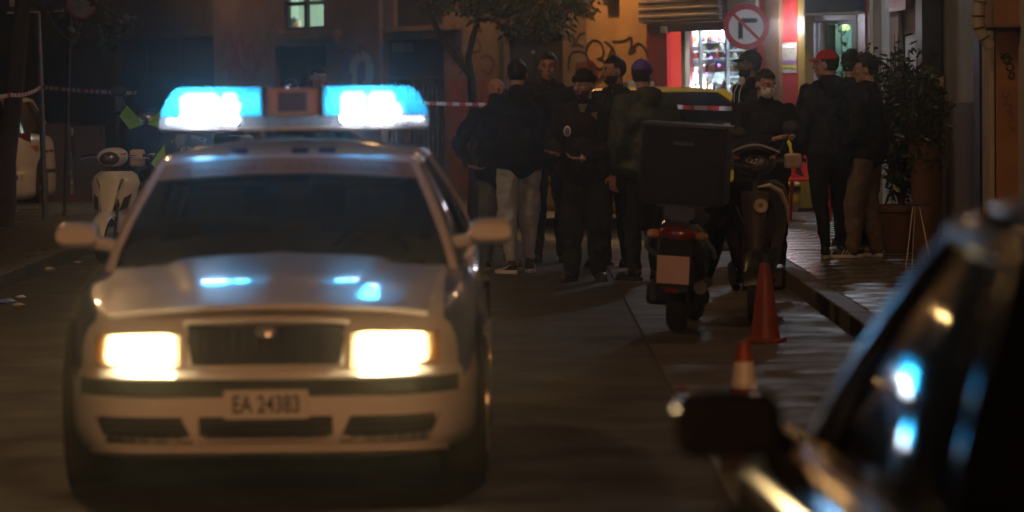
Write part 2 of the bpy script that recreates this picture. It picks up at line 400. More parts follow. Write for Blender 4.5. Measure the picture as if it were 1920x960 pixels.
# ================================================================ far graffiti building
gb = empty('apartment_building', FW.pt(8, 0), 0, 'brown rendered building with a lit window and graffiti across the street end', 'building')
gb.location = (0, 0, 0)
H = []
def hole(a, b, y0, y1): h = FW.ext(a, b, y0, y1); H.append(h); return h
wl = hole(532, 607, -34, 56); w2 = hole(738, 830, -40, 48)
d1 = hole(516, 611, 86, None); d2 = hole(720, 832, 74, None); d3 = hole(945, 1055, 64, None); w4 = hole(215, 400, 70, None)
uR = FW.hit(1212, 60)[0]; uO = FW.hit(1100, 60)[0]; uS = FW.hit(400, 60)[0]
holes_wall(FW, 'wall', M['plaster_grey'], gb, uS, 30, 0, 6, H)
holes_wall(FW, 'wall', M['plaster_brown'], gb, uO, uS, 0, 6, H)
holes_wall(FW, 'wall', M['plaster_ochre'], gb, uR, uO, 0, 6, H)
def P(a, b, y0, y1, o0, o1, name, m, parent=gb, pl=FW, bev=.004):
    return pl.pbox(MB(), a, b, y0, y1, o0, o1).build(name, M[m], parent, bev=bev)
P(520, 625, 60, 71, .003, .16, 'window_sill', 'plaster_brown')
P(500, 522, 58, 86, .003, .09, 'corbel', 'plaster_brown'); P(610, 628, 57, 82, .003, .09, 'corbel', 'plaster_brown')
P(516, 611, 72, 84, .003, .1, 'lintel', 'plaster_brown')
P(714, 846, 50, 58, .003, .18, 'window_sill', 'plaster_brown'); P(718, 838, 60, 72, .003, .1, 'lintel', 'plaster_brown')
P(700, 712, None, None, .003, .06, 'pilaster', 'plaster_brown'); P(936, 943, None, None, .003, .05, 'drain_pipe', 'grey_metal')
P(842, 930, 150, None, .002, .006, 'painted_patch', 'red_plaster', bev=0)
P(1130, 1150, -8, 10, .002, .09, 'meter_box', 'dark_metal')
# lit window: room, frame, panes
u0, u1, z0, z1 = wl
rm = MB()
u0, u1 = min(u0, u1), max(u0, u1)
FW.box(rm, u0-.6, u1+4.4, z0-.9, z1+.5, -2.2, -2.15); FW.box(rm, u0-.6, u0-.55, z0-.9, z1+.5, -2.15, -.13); FW.box(rm, u1+4.4, u1+4.45, z0-.9, z1+.5, -2.2, -.13)
FW.box(rm, u0-.6, u1+4.45, z1+.5, z1+.55, -2.2, -.13); FW.box(rm, u0-.6, u1+4.45, z0-.95, z0-.9, -2.2, -.13)
mat('room_paint', (.72, .78, .7), .8, nz=.1)
rm.build('room', M['room_paint'], gb)
rl = MB(); FW.box(rl, (u0+u1)/2+.1, (u0+u1)/2+.7, z1+.40, z1+.44, -1.6, -.9); rl.build('room_lamp', M['room_light'], gb)
p = FW.pt((u0+u1)/2+1.6, z1+.34, -1.1); light('room_bulb', 'POINT', p, 420, (.8, 1, .86), .12, parent=gb)
wf = MB(); t = .05
for a, b, c, d in ((u0, u1, z1-t, z1), (u0, u1, z0, z0+t), (u0, u0+t*1.6, z0+t, z1-t), (u1-t*1.6, u1, z0+t, z1-t), ((u0+u1)/2-.05, (u0+u1)/2+.05, z0+t, z1-t)): FW.box(wf, a, b, c, d, -.09, -.03)
zb = FW.hit(570, 6)[1]
FW.box(wf, u0+.08, (u0+u1)/2-.05, zb-.03, zb+.03, -.085, -.035); FW.box(wf, (u0+u1)/2+.05, u1-.08, zb-.03, zb+.03, -.085, -.035)
wfo = wf.build('window', M['dark_metal'], gb)
for a, b in ((u0+.08, (u0+u1)/2-.05), ((u0+u1)/2+.05, u1-.08)):
    for c, d in ((z0+t, zb-.03), (zb+.03, z1-t)):
        q = MB(); FW.box(q, a, b, c, d, -.063, -.057); q.build('pane', M['window_glass'], wfo)
# second upper window, shuttered
u0, u1, z0, z1 = w2; q = MB()
FW.box(q, u0, u1, z0, z1, -.1, -.06); q.build('window', M['dark_void'], gb)
# doors
for h, n_, m_ in ((d1, 'double_door', 'dark_void'), (d3, 'entrance_door', 'dark_void'), (w4, 'garage_door', 'navy')):
    u0, u1, z0, z1 = h; q = MB(); FW.box(q, u0, u1, z0, z1, -.115, -.09); d = q.build(n_, M[m_], gb)
    k = 3 if n_ == 'garage_door' else 2
    for i in range(k):
        for j in range(3):
            q = MB(); a = u0+(u1-u0)*(i+.12)/k; b = u0+(u1-u0)*(i+.88)/k; c = z0+(z1-z0)*(j+.1)/3; e = z0+(z1-z0)*(j+.9)/3
            FW.box(q, a, b, c, e, -.089, -.07); q.build('door_panel', M[m_], d, bev=.01)
u0, u1, z0, z1 = d2; q = MB(); FW.box(q, u0, u1, z0, z1, -.115, -.09); sd_ = q.build('shutter_door', M['dark_void'], gb)
P(735, 775, 80, 97, -.088, -.084, 'torn_poster', 'plaster_brown', sd_, bev=0)
zt = FW.hit(776, 150)[1]
for i in range(13):
    q = MB(); a = u0+(u1-u0)*(i+.28)/13; b = u0+(u1-u0)*(i+.72)/13
    FW.box(q, a, b, .14, zt, -.08, -.04); q.build('slat', M['grey_metal'] if i > 4 else M['dark_metal'], sd_)
q = MB(); FW.box(q, u0, u1, zt, zt+.06, -.085, -.035); q.build('rail', M['dark_metal'], sd_)
x = FW.hit(992, 99); q = MB(); q.ell(FW.pt(x[0], x[1], -.06), (.03, .03, .03)); q.build('spyhole', M['grey_metal'], gb)
# graffiti: brush strokes a few mm proud of the plaster
def stroke(mb, pts, wd, o=.004, pl=FW):
    P3 = [pl.hit(x, y, o) for x, y in pts]
    S = []
    for i in range(len(P3)-1):
        a = P3[max(i-1, 0)]; b = P3[i]; c = P3[i+1]; d = P3[min(i+2, len(P3)-1)]
        for k in range(6):
            t = k/6; f = lambda q: .5*((2*b[q])+(-a[q]+c[q])*t+(2*a[q]-5*b[q]+4*c[q]-d[q])*t*t+(-a[q]+3*b[q]-3*c[q]+d[q])*t**3)
            S.append(Vector((f(0), f(1))))
    S.append(Vector(P3[-1]))
    for i in range(len(S)-1):
        d = S[i+1]-S[i]
        if d.length < 1e-5: continue
        n = Vector((-d.y, d.x)).normalized(); n.x *= wd*2.0; n.y *= wd; e = d.normalized()*wd*.5
        a, b = S[i]-e, S[i+1]+e
        mb.add([pl.pt(a.x-n.x, a.y-n.y, o+i*1e-5), pl.pt(b.x-n.x, b.y-n.y, o+i*1e-5), pl.pt(b.x+n.x, b.y+n.y, o+i*1e-5), pl.pt(a.x+n.x, a.y+n.y, o+i*1e-5)], [(0, 1, 2, 3)])
def graf(lst, m, wd, o=.004, pl=FW, parent=gb):
    for k, l in enumerate(lst):
        mb = MB(); stroke(mb, l, wd, o+k*.0006, pl); mb.build('graffiti', M[m], parent)
graf([[(1066, 130), (1068, 106), (1082, 96), (1100, 104), (1104, 128)], [(1098, 100), (1104, 82), (1116, 76), (1128, 84), (1132, 102), (1124, 112)], [(1120, 110), (1136, 118), (1128, 130), (1116, 126)],
      [(1134, 78), (1146, 88), (1152, 100), (1140, 108), (1148, 92)], [(1148, 78), (1160, 78), (1172, 76), (1182, 70), (1184, 84), (1180, 100), (1192, 94)], [(1184, 92), (1196, 82), (1208, 90), (1214, 104)],
      [(1064, 74), (1074, 66), (1078, 84), (1086, 66), (1096, 62)], [(1070, 86), (1084, 84), (1094, 88)], [(1064, 64), (1070, 78)], [(1110, 120), (1112, 140), (1124, 150), (1130, 138)], [(1140, 110), (1136, 128), (1146, 140), (1156, 128)], [(1084, 118), (1080, 134)]], 'graffiti_black', .016)
graf([[(1085, 150), (1092, 126), (1108, 120), (1116, 140), (1110, 165), (1122, 175)], [(1095, 140), (1102, 160)], [(1090, 130), (1106, 150), (1118, 150)]], 'graffiti_maroon', .05, .003)
graf([[(664, 160), (662, 130), (670, 110), (684, 106), (692, 120), (692, 148), (684, 160)]], 'graffiti_pale', .07, .004)
graf([[(664, 155), (672, 125), (676, 150)], [(634, 150), (650, 128), (644, 110), (656, 108)], [(640, 165), (652, 160), (656, 140)]], 'graffiti_blue', .05, .003)
graf([[(632, 100), (650, 92), (664, 98), (678, 88), (690, 96)], [(640, 90), (642, 108)], [(672, 84), (676, 104)]], 'graffiti_maroon', .02, .005)
graf([[(418, 100), (428, 60), (440, 96), (450, 66), (462, 110), (470, 80), (480, 120)], [(415, 130), (440, 118), (470, 140), (492, 120)], [(430, 150), (440, 100), (460, 150)], [(476, 150), (486, 110), (500, 100)]], 'graffiti_maroon', .03)
graf([[(850, 120), (858, 90), (868, 110), (862, 126)], [(884, 80), (896, 74), (900, 92), (888, 98), (882, 84)], [(900, 110), (914, 104), (926, 118), (916, 140), (904, 130)], [(860, 140), (880, 120), (890, 150)]], 'graffiti_black', .014)
# ================================================================ corner shop
sh = empty('corner_shop', (0, 0, 0), 0, 'brightly lit shop on the far corner with red panels and a half raised shutter', 'shop')
uA = FW.hit(1212, 60)[0]; uB = FW.hit(1606, 60)[0]
SH = [FW.ext(1284, 1402, 56, 215), FW.ext(1512, 1600, 38, None)]
def S(*a, **k): return P(*a, parent=sh, **k)
holes_wall(FW, 'wall', M['dark_red'], sh, uB, uA, 0, 6, SH)
u0, u1, z0, z1 = FW.ext(1212, 1363, -60, 40)
for i in range(14):
    q = MB(); c = z0+(z1-z0)*i/14; d = z0+(z1-z0)*(i+.9)/14; FW.box(q, u1, u0, c, d, .06, .12 + .015*(i % 2)); q.build('slat', M['shutter_metal'], sh, bev=.01)
q = MB(); FW.box(q, u1, u0, z0-.02, z1, .003, .055); q.build('shutter_backing', M['shutter_metal'], sh)
S(1240, 1363, 42, 58, .004, .17, 'lintel', 'dark_metal'); S(1238, 1248, 50, 62, .17, .2, 'bracket', 'silver')
S(1363, 1418, -60, 34, .003, .08, 'side_panel', 'silver')
S(1222, 1250, 60, None, .003, .03, 'red_post', 'dark_red'); S(1250, 1254, 62, None, .031, .06, 'neon_tube', 'neon_red'); S(1258, 1277, 59, 205, .003, .06, 'backlit_panel', 'red_backlit')
S(1277, 1285, 58, 205, .003, .07, 'window_frame', 'cream')
S(1402, 1418, -60, None, .003, .03, 'window_frame', 'dark_metal'); S(1418, 1434, -60, None, .003, .04, 'red_panel', 'red_paint')
S(1434, 1460, -60, None, .003, .1, 'pillar', 'brown_post'); S(1461, 1494, -60, None, .003, .05, 'red_panel', 'red_paint'); S(1495, 1508, -60, None, .003, .13, 'yellow_post', 'yellow_post')
po = S(1462, 1494, 80, 137, .052, .06, 'poster', 'paper')
P(1464, 1493, 113, 121, .062, .066, 'print_band', 'purple_print', po, bev=0); P(1464, 1493, 122, 127, .062, .067, 'print_band', 'yellow_print', po, bev=0)
P(1466, 1490, 84, 90, .062, .067, 'print_band', 'plate_white', po, bev=0)
# display room
u0, u1, z0, z1 = SH[0]
u0, u1 = max(u0, u1), min(u0, u1); rm = MB(); D = -.5
FW.box(rm, u1-.3, u0+.9, z0-.1, z1+.3, D-.05, D); FW.box(rm, u1-.35, u1-.3, z0-.1, z1+.3, D, -.13); FW.box(rm, u0+.9, u0+.95, z0-.1, z1+.3, D, -.13)
FW.box(rm, u1-.3, u0+.9, z0-.15, z0-.1, D, -.13); FW.box(rm, u1-.3, u0+.9, z1+.3, z1+.35, D, -.13)
rm.build('display_room', M['wall_shop'], sh)
rt = MB(); FW.box(rt, u1-.2, u0+.8, z1+.24, z1+.28, -.25, -.2); rt.build('fluorescent_tube', M['shop_tube'], sh)
um = (u0+u1)/2; p = FW.pt(um, z1+.12, -.42)
for uu in (u1+.2, um, u0-.1, u0+.5): light('tube_light', 'POINT', FW.pt(uu, z1+.12, -.16), 110, (.82, .92, 1), .08, parent=sh)
for uu in (u1+.2, u0-.1, u0+.5): light('case_light', 'POINT', FW.pt(uu, z0+.35, -.15), 40, (.82, .92, 1), .05, parent=sh)
light('tube_glow', 'POINT', FW.pt(um, (z0+z1)/2+.1, -.16), 3, (.82, .92, 1), .25, parent=sh)
cab = tag(empty('display_cabinet'), 'glass fronted cabinet with rows of jars behind the lit shop window', 'cabinet')
sh_y = [78, 94, 109, 135, 169, 192]
SO = -.3
shelves = []
for k, y in enumerate(sh_y):
    a = FW.hit(1288, y, SO)[0]; b = FW.hit(1412, y, SO)[0]; z = FW.hit(1345, y, SO)[1]
    q = MB(); FW.box(q, b-.1, a+.25, z-.02, z, SO-.15, SO+.1); q.build('shelf', M['shelf_glass'], cab, bev=.003); shelves.append((a, b, z))
q = MB(); a, b, z = FW.hit(1330, 143, SO)[0], FW.hit(1382, 143, SO)[0], FW.hit(1355, 143, SO)[1]; FW.box(q, b, a, z-.02, z, SO-.1, SO+.13); q.build('shelf', M['shelf_glass'], cab); small_shelf = (a, b, z)
for px_ in (1286, 1311, 1361, 1400):
    q = MB(); a = FW.hit(px_, 120, -.1)[0]; FW.box(q, a-.02, a+.02, z0, z1, -.14, -.1); q.build('door_frame', M['grey_metal'], cab)
q = MB(); FW.box(q, u1, u0, z0, z1, -.09, -.085); q.build('glass_door', M['window_glass'], cab)
jn = 0
jb = {}
for kd, hh, rr, mm in (('jar', .11, .045, 'jar_brown'), ('jar', .13, .04, 'jar_red'), ('jar', .09, .05, 'jar_pale'), ('bottle', .2, .035, 'jar_brown')):
    pr = [(rr*.9, 0), (rr, .01), (rr, hh*.72), (rr*.6, hh*.84), (rr*.6, hh*.88)] if kd == 'jar' else [(rr*.9, 0), (rr, .01), (rr, hh*.5), (rr*.35, hh*.72), (rr*.35, hh*.9)]
    jb[(kd, mm)] = (MB().lathe(pr, (0, 0, 0), n=10).mesh(kd), MB().lathe([(rr*.68 if kd == 'jar' else rr*.42, hh*.85), (rr*.68 if kd == 'jar' else rr*.42, hh)], (0, 0, 0), n=10).mesh('lid'))
    jb[(kd, mm)][0].materials.append(M[mm]); jb[(kd, mm)][1].materials.append(M['silver'] if kd == 'jar' else M['black_plastic'])
cnt = {}; ORD = 'first second third fourth fifth sixth seventh eighth ninth tenth eleventh twelfth thirteenth fourteenth fifteenth'.split()
rows = {0: 'top', 1: 'second', 2: 'third', 3: 'fourth', 4: 'fifth', 5: 'lowest'}
for k, (a, b, z) in enumerate(shelves):
    n = 15
    for i in range(n):
        if k == 1 and i % 4 != 1: continue
        if k == 0 and i % 2: continue
        u = a+(b-a)*(i+.5)/n
        key = random.choice(list(jb)) if k != 1 else ('jar', 'jar_pale')
        me, lid = jb[key]
        t = bpy.data.objects.new(key[0], me); col.objects.link(t); t.location = FW.pt(u, z, SO+.06+random.uniform(-.02, .02))
        t.scale = (1, 1, random.uniform(.75, 1.05) if key[0] == 'jar' else .75)
        cn = {'jar_brown': 'brown', 'jar_red': 'red', 'jar_pale': 'pale'}[key[1]]
        cnt[k] = cnt.get(k, 0)+1; tag(t, 'small %s %s, %s from the left on the %s shelf of the lit cabinet' % (cn, key[0], ORD[cnt[k]-1], rows[k]), key[0], 'jars and bottles on the %s cabinet shelf' % rows[k])
        l = bpy.data.objects.new('lid', lid); col.objects.link(l); l.parent = t
for i, (pxx, mm, wd, hh) in enumerate(((1330, 'box_blue', .2, .09), (1350, 'box_yellow', .1, .13), (1372, 'box_blue', .16, .11))):
    z = shelves[1][2]; u = FW.hit(pxx, 90, SO)[0]; q = MB(); FW.box(q, u-wd, u+wd, z, z+hh, SO-.06, SO+.06)
    tag(q.build('packet', M[mm], bev=.005), ['wide blue packet left of the yellow one on the second shelf', 'yellow packet between blue ones on the second shelf', 'blue packet right of the yellow one on the second shelf'][i], 'packet')
ledm = MB().ell((0, 0, 0), (.017, .017, .017), n=8, m=6).mesh('bulb'); ledm.materials.append(M['purple_led'])
ls = tag(empty('fairy_lights'), 'string of small purple lights inside the shop window', 'string lights')
pts = [(1316, 72), (1336, 74), (1350, 75), (1319, 104), (1333, 108), (1361, 98), (1297, 122), (1364, 117), (1364, 133), (1325, 139), (1364, 168), (1321, 177), (1348, 122), (1290, 90), (1390, 70)]
w3 = []
for x, y in pts:
    a, z = FW.hit(x, y, -.2); o = bpy.data.objects.new('bulb', ledm); col.objects.link(o); o.parent = ls; o.location = FW.pt(a, z, -.2); w3.append(o.location.copy())
MB().tube([v+Vector((0, .03, 0)) for v in w3], .004, 5).build('wire', M['dark_metal'], ls)
# doorway with curtain strips and the room beyond
u0, u1, z0, z1 = SH[1]; u0, u1 = max(u0, u1), min(u0, u1)
rm = MB(); D = -1.3
FW.box(rm, u1-.2, u0+3, .1, z1+.2, D-.05, D); FW.box(rm, u1-.25, u1-.2, .1, z1+.2, D, -.13); FW.box(rm, u0+3, u0+3.05, .1, z1+.2, D, -.55); FW.box(rm, u1-.2, u0+3, z1+.2, z1+.25, D, -.55); FW.box(rm, u1-.2, u0+3, .06, .1, D, -.55)
rm.build('entrance_room', M['dark_metal'], sh)
for i in range(5):
    q = MB(); px_ = 1512+i*7; a = FW.hit(px_, 100, -.1)[0]; b = FW.hit(px_+5.4, 100, -.1)[0]; FW.box(q, b, a, .14, z1-.02, -.12-.03*(i % 2), -.08-.03*(i % 2)); q.build('curtain_strip', M['curtain'], sh, bev=.01)
dr = S(1547, 1601, 36, 46, -.2, -.1, 'door_head', 'dark_metal'); S(1547, 1553, 46, None, -.2, -.1, 'door_frame', 'dark_metal'); S(1596, 1601, 46, None, -.2, -.1, 'door_frame', 'dark_metal')
a, b, c, d = FW.ext(1553, 1596, 48, 230, -.15); q = MB(); FW.box(q, b, a, c, d, -.153, -.147); q.build('door_glass', M['window_glass'], sh)
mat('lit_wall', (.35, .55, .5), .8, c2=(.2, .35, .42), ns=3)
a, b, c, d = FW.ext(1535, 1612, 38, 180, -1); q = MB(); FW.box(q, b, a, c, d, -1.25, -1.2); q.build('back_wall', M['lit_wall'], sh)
a, z = FW.hit(1585, 52, -.9); q = MB(); q.ell(FW.pt(a, z, -.9), (.06, .06, .04)); emit('yellow_lamp', (.75, 1, .3), 2); q.build('ceiling_lamp', M['yellow_lamp'], sh)
light('entrance_lamp', 'POINT', FW.pt(a, z-.1, -.8), 22, (.7, 1, .75), .08, parent=sh)
light('door_lamp', 'POINT', FW.pt(FW.hit(1530, 60, -.25)[0], z+.02, .25), 22, (.85, .85, 1), .1, parent=sh)
aw = tag(empty('awning'), 'dark blue awning box above the shop doorway', 'awning')
a, b, c, d = FW.ext(1509, 1603, -50, 23, .5); q = MB(); FW.box(q, b, a, c, d, .05, .5); q.build('valance', M['navy'], aw, bev=.01)
a, b, c, d = FW.ext(1508, 1604, 23, 27, .5); q = MB(); FW.box(q, b, a, c, d-.002, .05, .52); q.build('rail', M['cream'], aw, bev=.004)
# ================================================================ right-hand facade along the pavement
rb = empty('old_building', (0, 0, 0), 0, 'old plastered building with blue trim and orange columns along the right pavement', 'building')
def Q(*a, **k): return P(*a, parent=rb, pl=RW, **k)
uc = RW.hit(1835, 100)[0]; ue = RW.hit(1606, 100)[0]
RH = [RW.ext(1868, 1830, 0-300, None)]
RH = [(RW.hit(1858, 100)[0], RW.hit(1834, 100)[0], .12, 2.9)]
holes_wall(RW, 'wall', M['plaster_white'], rb, -22, 13.6, 2.75 if False else 0, 6, RH)
# painted base band, lower half of the wall
zb = RW.hit(1790, 190)[1]
q = MB(); RW.box(q, RW.hit(1834, 190)[0], RW.hit(1640, 190)[0], .12, zb, .003, .03); q.build('painted_base', M['plaster_base'], rb, bev=.01)
for a, b, m_, o, nm in ((1607, 1622, 'dark_red', .12, 'pilaster'), (1625, 1631, 'cream', .09, 'pilaster'), (1632, 1652, 'plaster_base', .05, 'wall_panel'), (1653, 1661, 'plaster_white', .12, 'pilaster'), (1662, 1684, 'plaster_brown', .08, 'wall_panel'),
                    (1717, 1729, 'dark_metal', .22, 'drain_pipe'), (1740, 1750, 'plaster_brown', .1, 'drain_pipe'), (1825, 1836, 'blue_trim', .06, 'door_jamb')):
    Q(a, b, None, None, .032, o, nm, m_)
q = MB(); z_ = RW.hit(1700, 20)[1]; RW.box(q, RW.hit(1716, 20)[0], RW.hit(1684, 30)[0], z_, 6, .033, .1); q.build('wall_panel', M['dark_red'], rb)
# cables
for k, (x, m_) in enumerate(((1733, 'rubber'), (1754, 'rubber'), (1757, 'rubber'))):
    q = MB(); a = RW.hit(x, 100)[0]; q.tube([RW.pt(a+.05*math.sin(i*1.3+k), .3+i*.4, .06) for i in range(14)], .012, 6); q.build('cable', M[m_], rb)
jb_ = MB(); a, z = RW.hit(1772, 155); RW.box(jb_, a-.12, a+.12, z-.06, z+.06, .02, .1); o = jb_.build('junction_box', M['cream'], rb, bev=.01)
q = MB(); q.tube([RW.pt(a-.1, z, .08), RW.pt(a-.2, z-.05, .1), RW.pt(a-.15, z-.15, .08)], .01, 6).build('cable', M['dark_red'], o)
# roller shutter in the blue framed opening
h = RH[0]; n = 34
sp = MB()
RW.box(sp, h[0], h[1], h[2], h[3], -.11, -.06); rs = sp.build('roller_shutter', M['dark_metal'], rb)
for i in range(n):
    q = MB(); c = h[2]+(h[3]-h[2])*i/n; d = c+(h[3]-h[2])/n*.85; RW.box(q, h[0], h[1], c, d, -.058, -.02); q.build('slat', M['dark_metal'], rs, bev=.004)
# orange column with cream edge, standing proud of the wall
def colbox(a, b, y0, y1, o, m_, nm, X0=.0):
    # front face of the column is turned to the camera: lateral extent by pixel at a given depth
    Y = 7000*4.0/(1866-960)
    l = at(a, y0 if y0 is not None else -150, Y); r_ = at(b, y1 if y1 is not None else 500, Y)
    z1_ = l.z if y0 is not None else 5.9; z0_ = r_.z if y1 is not None else .12
    q = MB().box(((l.x+r_.x)/2, Y+.25+X0/2, (z0_+z1_)/2), (r_.x-l.x, .5-X0, z1_-z0_)); return q.build(nm, M[m_], rb, bev=.008)
colbox(1867, 1914, 53, None, 0, 'column_orange', 'column'); colbox(1855, 1866.4, 57, None, 0, 'cream', 'column_edge'); colbox(1858, 1914, None, 49, 0, 'column_orange', 'column_head', -.12)
colbox(1853, 1918, 49.4, 52.6, 0, 'plaster_base', 'column_ring', -.2); colbox(1915, 1990, 70, None, 0, 'cream', 'column_edge', .06); colbox(1918, 2000, None, 60, 0, 'column_orange', 'column_head', .05)
Yc = 7000*4.0/(1866-960)
def xz(x, y, dy=-.03): v = at(x, y, Yc+dy); return v
class CP:      # front face of the column as a drawing plane
    d = Vector((1, 0, 0)); n = Vector((0, -1, 0))
    def hit(s, px, py, o=0): v = at(px, py, Yc-.004); return v.x, v.z
    def pt(s, u, z, o=0): return Vector((u, Yc-o, z))
gl = [[(1878, 100), (1884, 112), (1876, 108), (1888, 100), (1896, 108), (1890, 120), (1880, 116)], [(1886, 122), (1896, 118), (1902, 128), (1892, 134), (1886, 126)], [(1892, 138), (1902, 136), (1900, 148), (1890, 146), (1894, 138)], [(1880, 104), (1900, 112)]]
mb = MB()
for k, l in enumerate(gl):
    for i in range(len(l)-1):
        a = CP().hit(*l[i]); b = CP().hit(*l[i+1]); d = Vector((b[0]-a[0], b[1]-a[1])); n_ = Vector((-d.y, d.x)).normalized()*.008; o = .004+k*.001+i*.0001
        mb.add([CP().pt(a[0]-n_.x, a[1]-n_.y, o), CP().pt(b[0]-n_.x, b[1]-n_.y, o), CP().pt(b[0]+n_.x, b[1]+n_.y, o), CP().pt(a[0]+n_.x, a[1]+n_.y, o)], [(0, 1, 2, 3)])
mb.build('graffiti', M['graffiti_black'], rb)
mb = MB()
for k, l in enumerate([[(1880, 168), (1880, 182), (1888, 184), (1892, 172)], [(1882, 196), (1894, 194), (1896, 206), (1886, 208)], [(1890, 214), (1898, 210), (1898, 224), (1890, 226)], [(1892, 232), (1896, 244), (1904, 240)]]):
    for i in range(len(l)-1):
        a = CP().hit(*l[i]); b = CP().hit(*l[i+1]); d = Vector((b[0]-a[0], b[1]-a[1])); n_ = Vector((-d.y, d.x)).normalized()*.006; o = .004+k*.001+i*.0001
        mb.add([CP().pt(a[0]-n_.x, a[1]-n_.y, o), CP().pt(b[0]-n_.x, b[1]-n_.y, o), CP().pt(b[0]+n_.x, b[1]+n_.y, o), CP().pt(a[0]+n_.x, a[1]+n_.y, o)], [(0, 1, 2, 3)])
mb.build('graffiti', M['brown_post'], rb)
# fat jointed duct beside the column
pp = [xz(1850, -40, -.1), xz(1838, 4, -.1), xz(1835, 30, -.1), xz(1836, 52, -.1), xz(1845, 72, -.1), xz(1858, 88, -.1)]
dp = MB(); dp.tube(pp, .048, 14); dpo = dp.build('duct', M['cream'], rb)
for i in range(1, len(pp)-1):
    d = (pp[i+1]-pp[i-1]).normalized(); MB().torus(pp[i], .05, .008, d, 18, 6).build('duct_joint', M['plaster_base'], dpo)
# left-hand dark building beyond the tree
lb = empty('dark_building', (0, 0, 0), 0, 'unlit dark building on the left side of the street', 'building')
MB().box((-11.5, 30, 3), (4, 50, 6)).build('wall', M['plaster_grey'], lb)
for i in range(5): MB().box((-9.49, 14+i*8, 1.5), (.03, 2.2, 2.6)).build('shutter', M['dark_metal'], lb)
# street hoarding, two boards
hd = empty('hoarding', (0, 0, 0), 0, 'low brown board hoarding across the street behind the white scooter', 'hoarding')
a = at(100, 395, 51); b = at(200, 395, 51); zt1 = at(160, 238, 51).z
for x0, x1, yt in ((78, 135, 232), (136, 199, 236)):
    l = at(x0, yt, 51); r_ = at(x1, 395, 51); MB().box(((l.x+r_.x)/2, 51, l.z/2), (r_.x-l.x-.02, .05, l.z)).build('board', M['plaster_base'], hd, bev=.006)
MB().box((a.x-.1, 50.9, .1), (3.2, .14, .2)).build('base_rail', M['red_plaster'], hd)
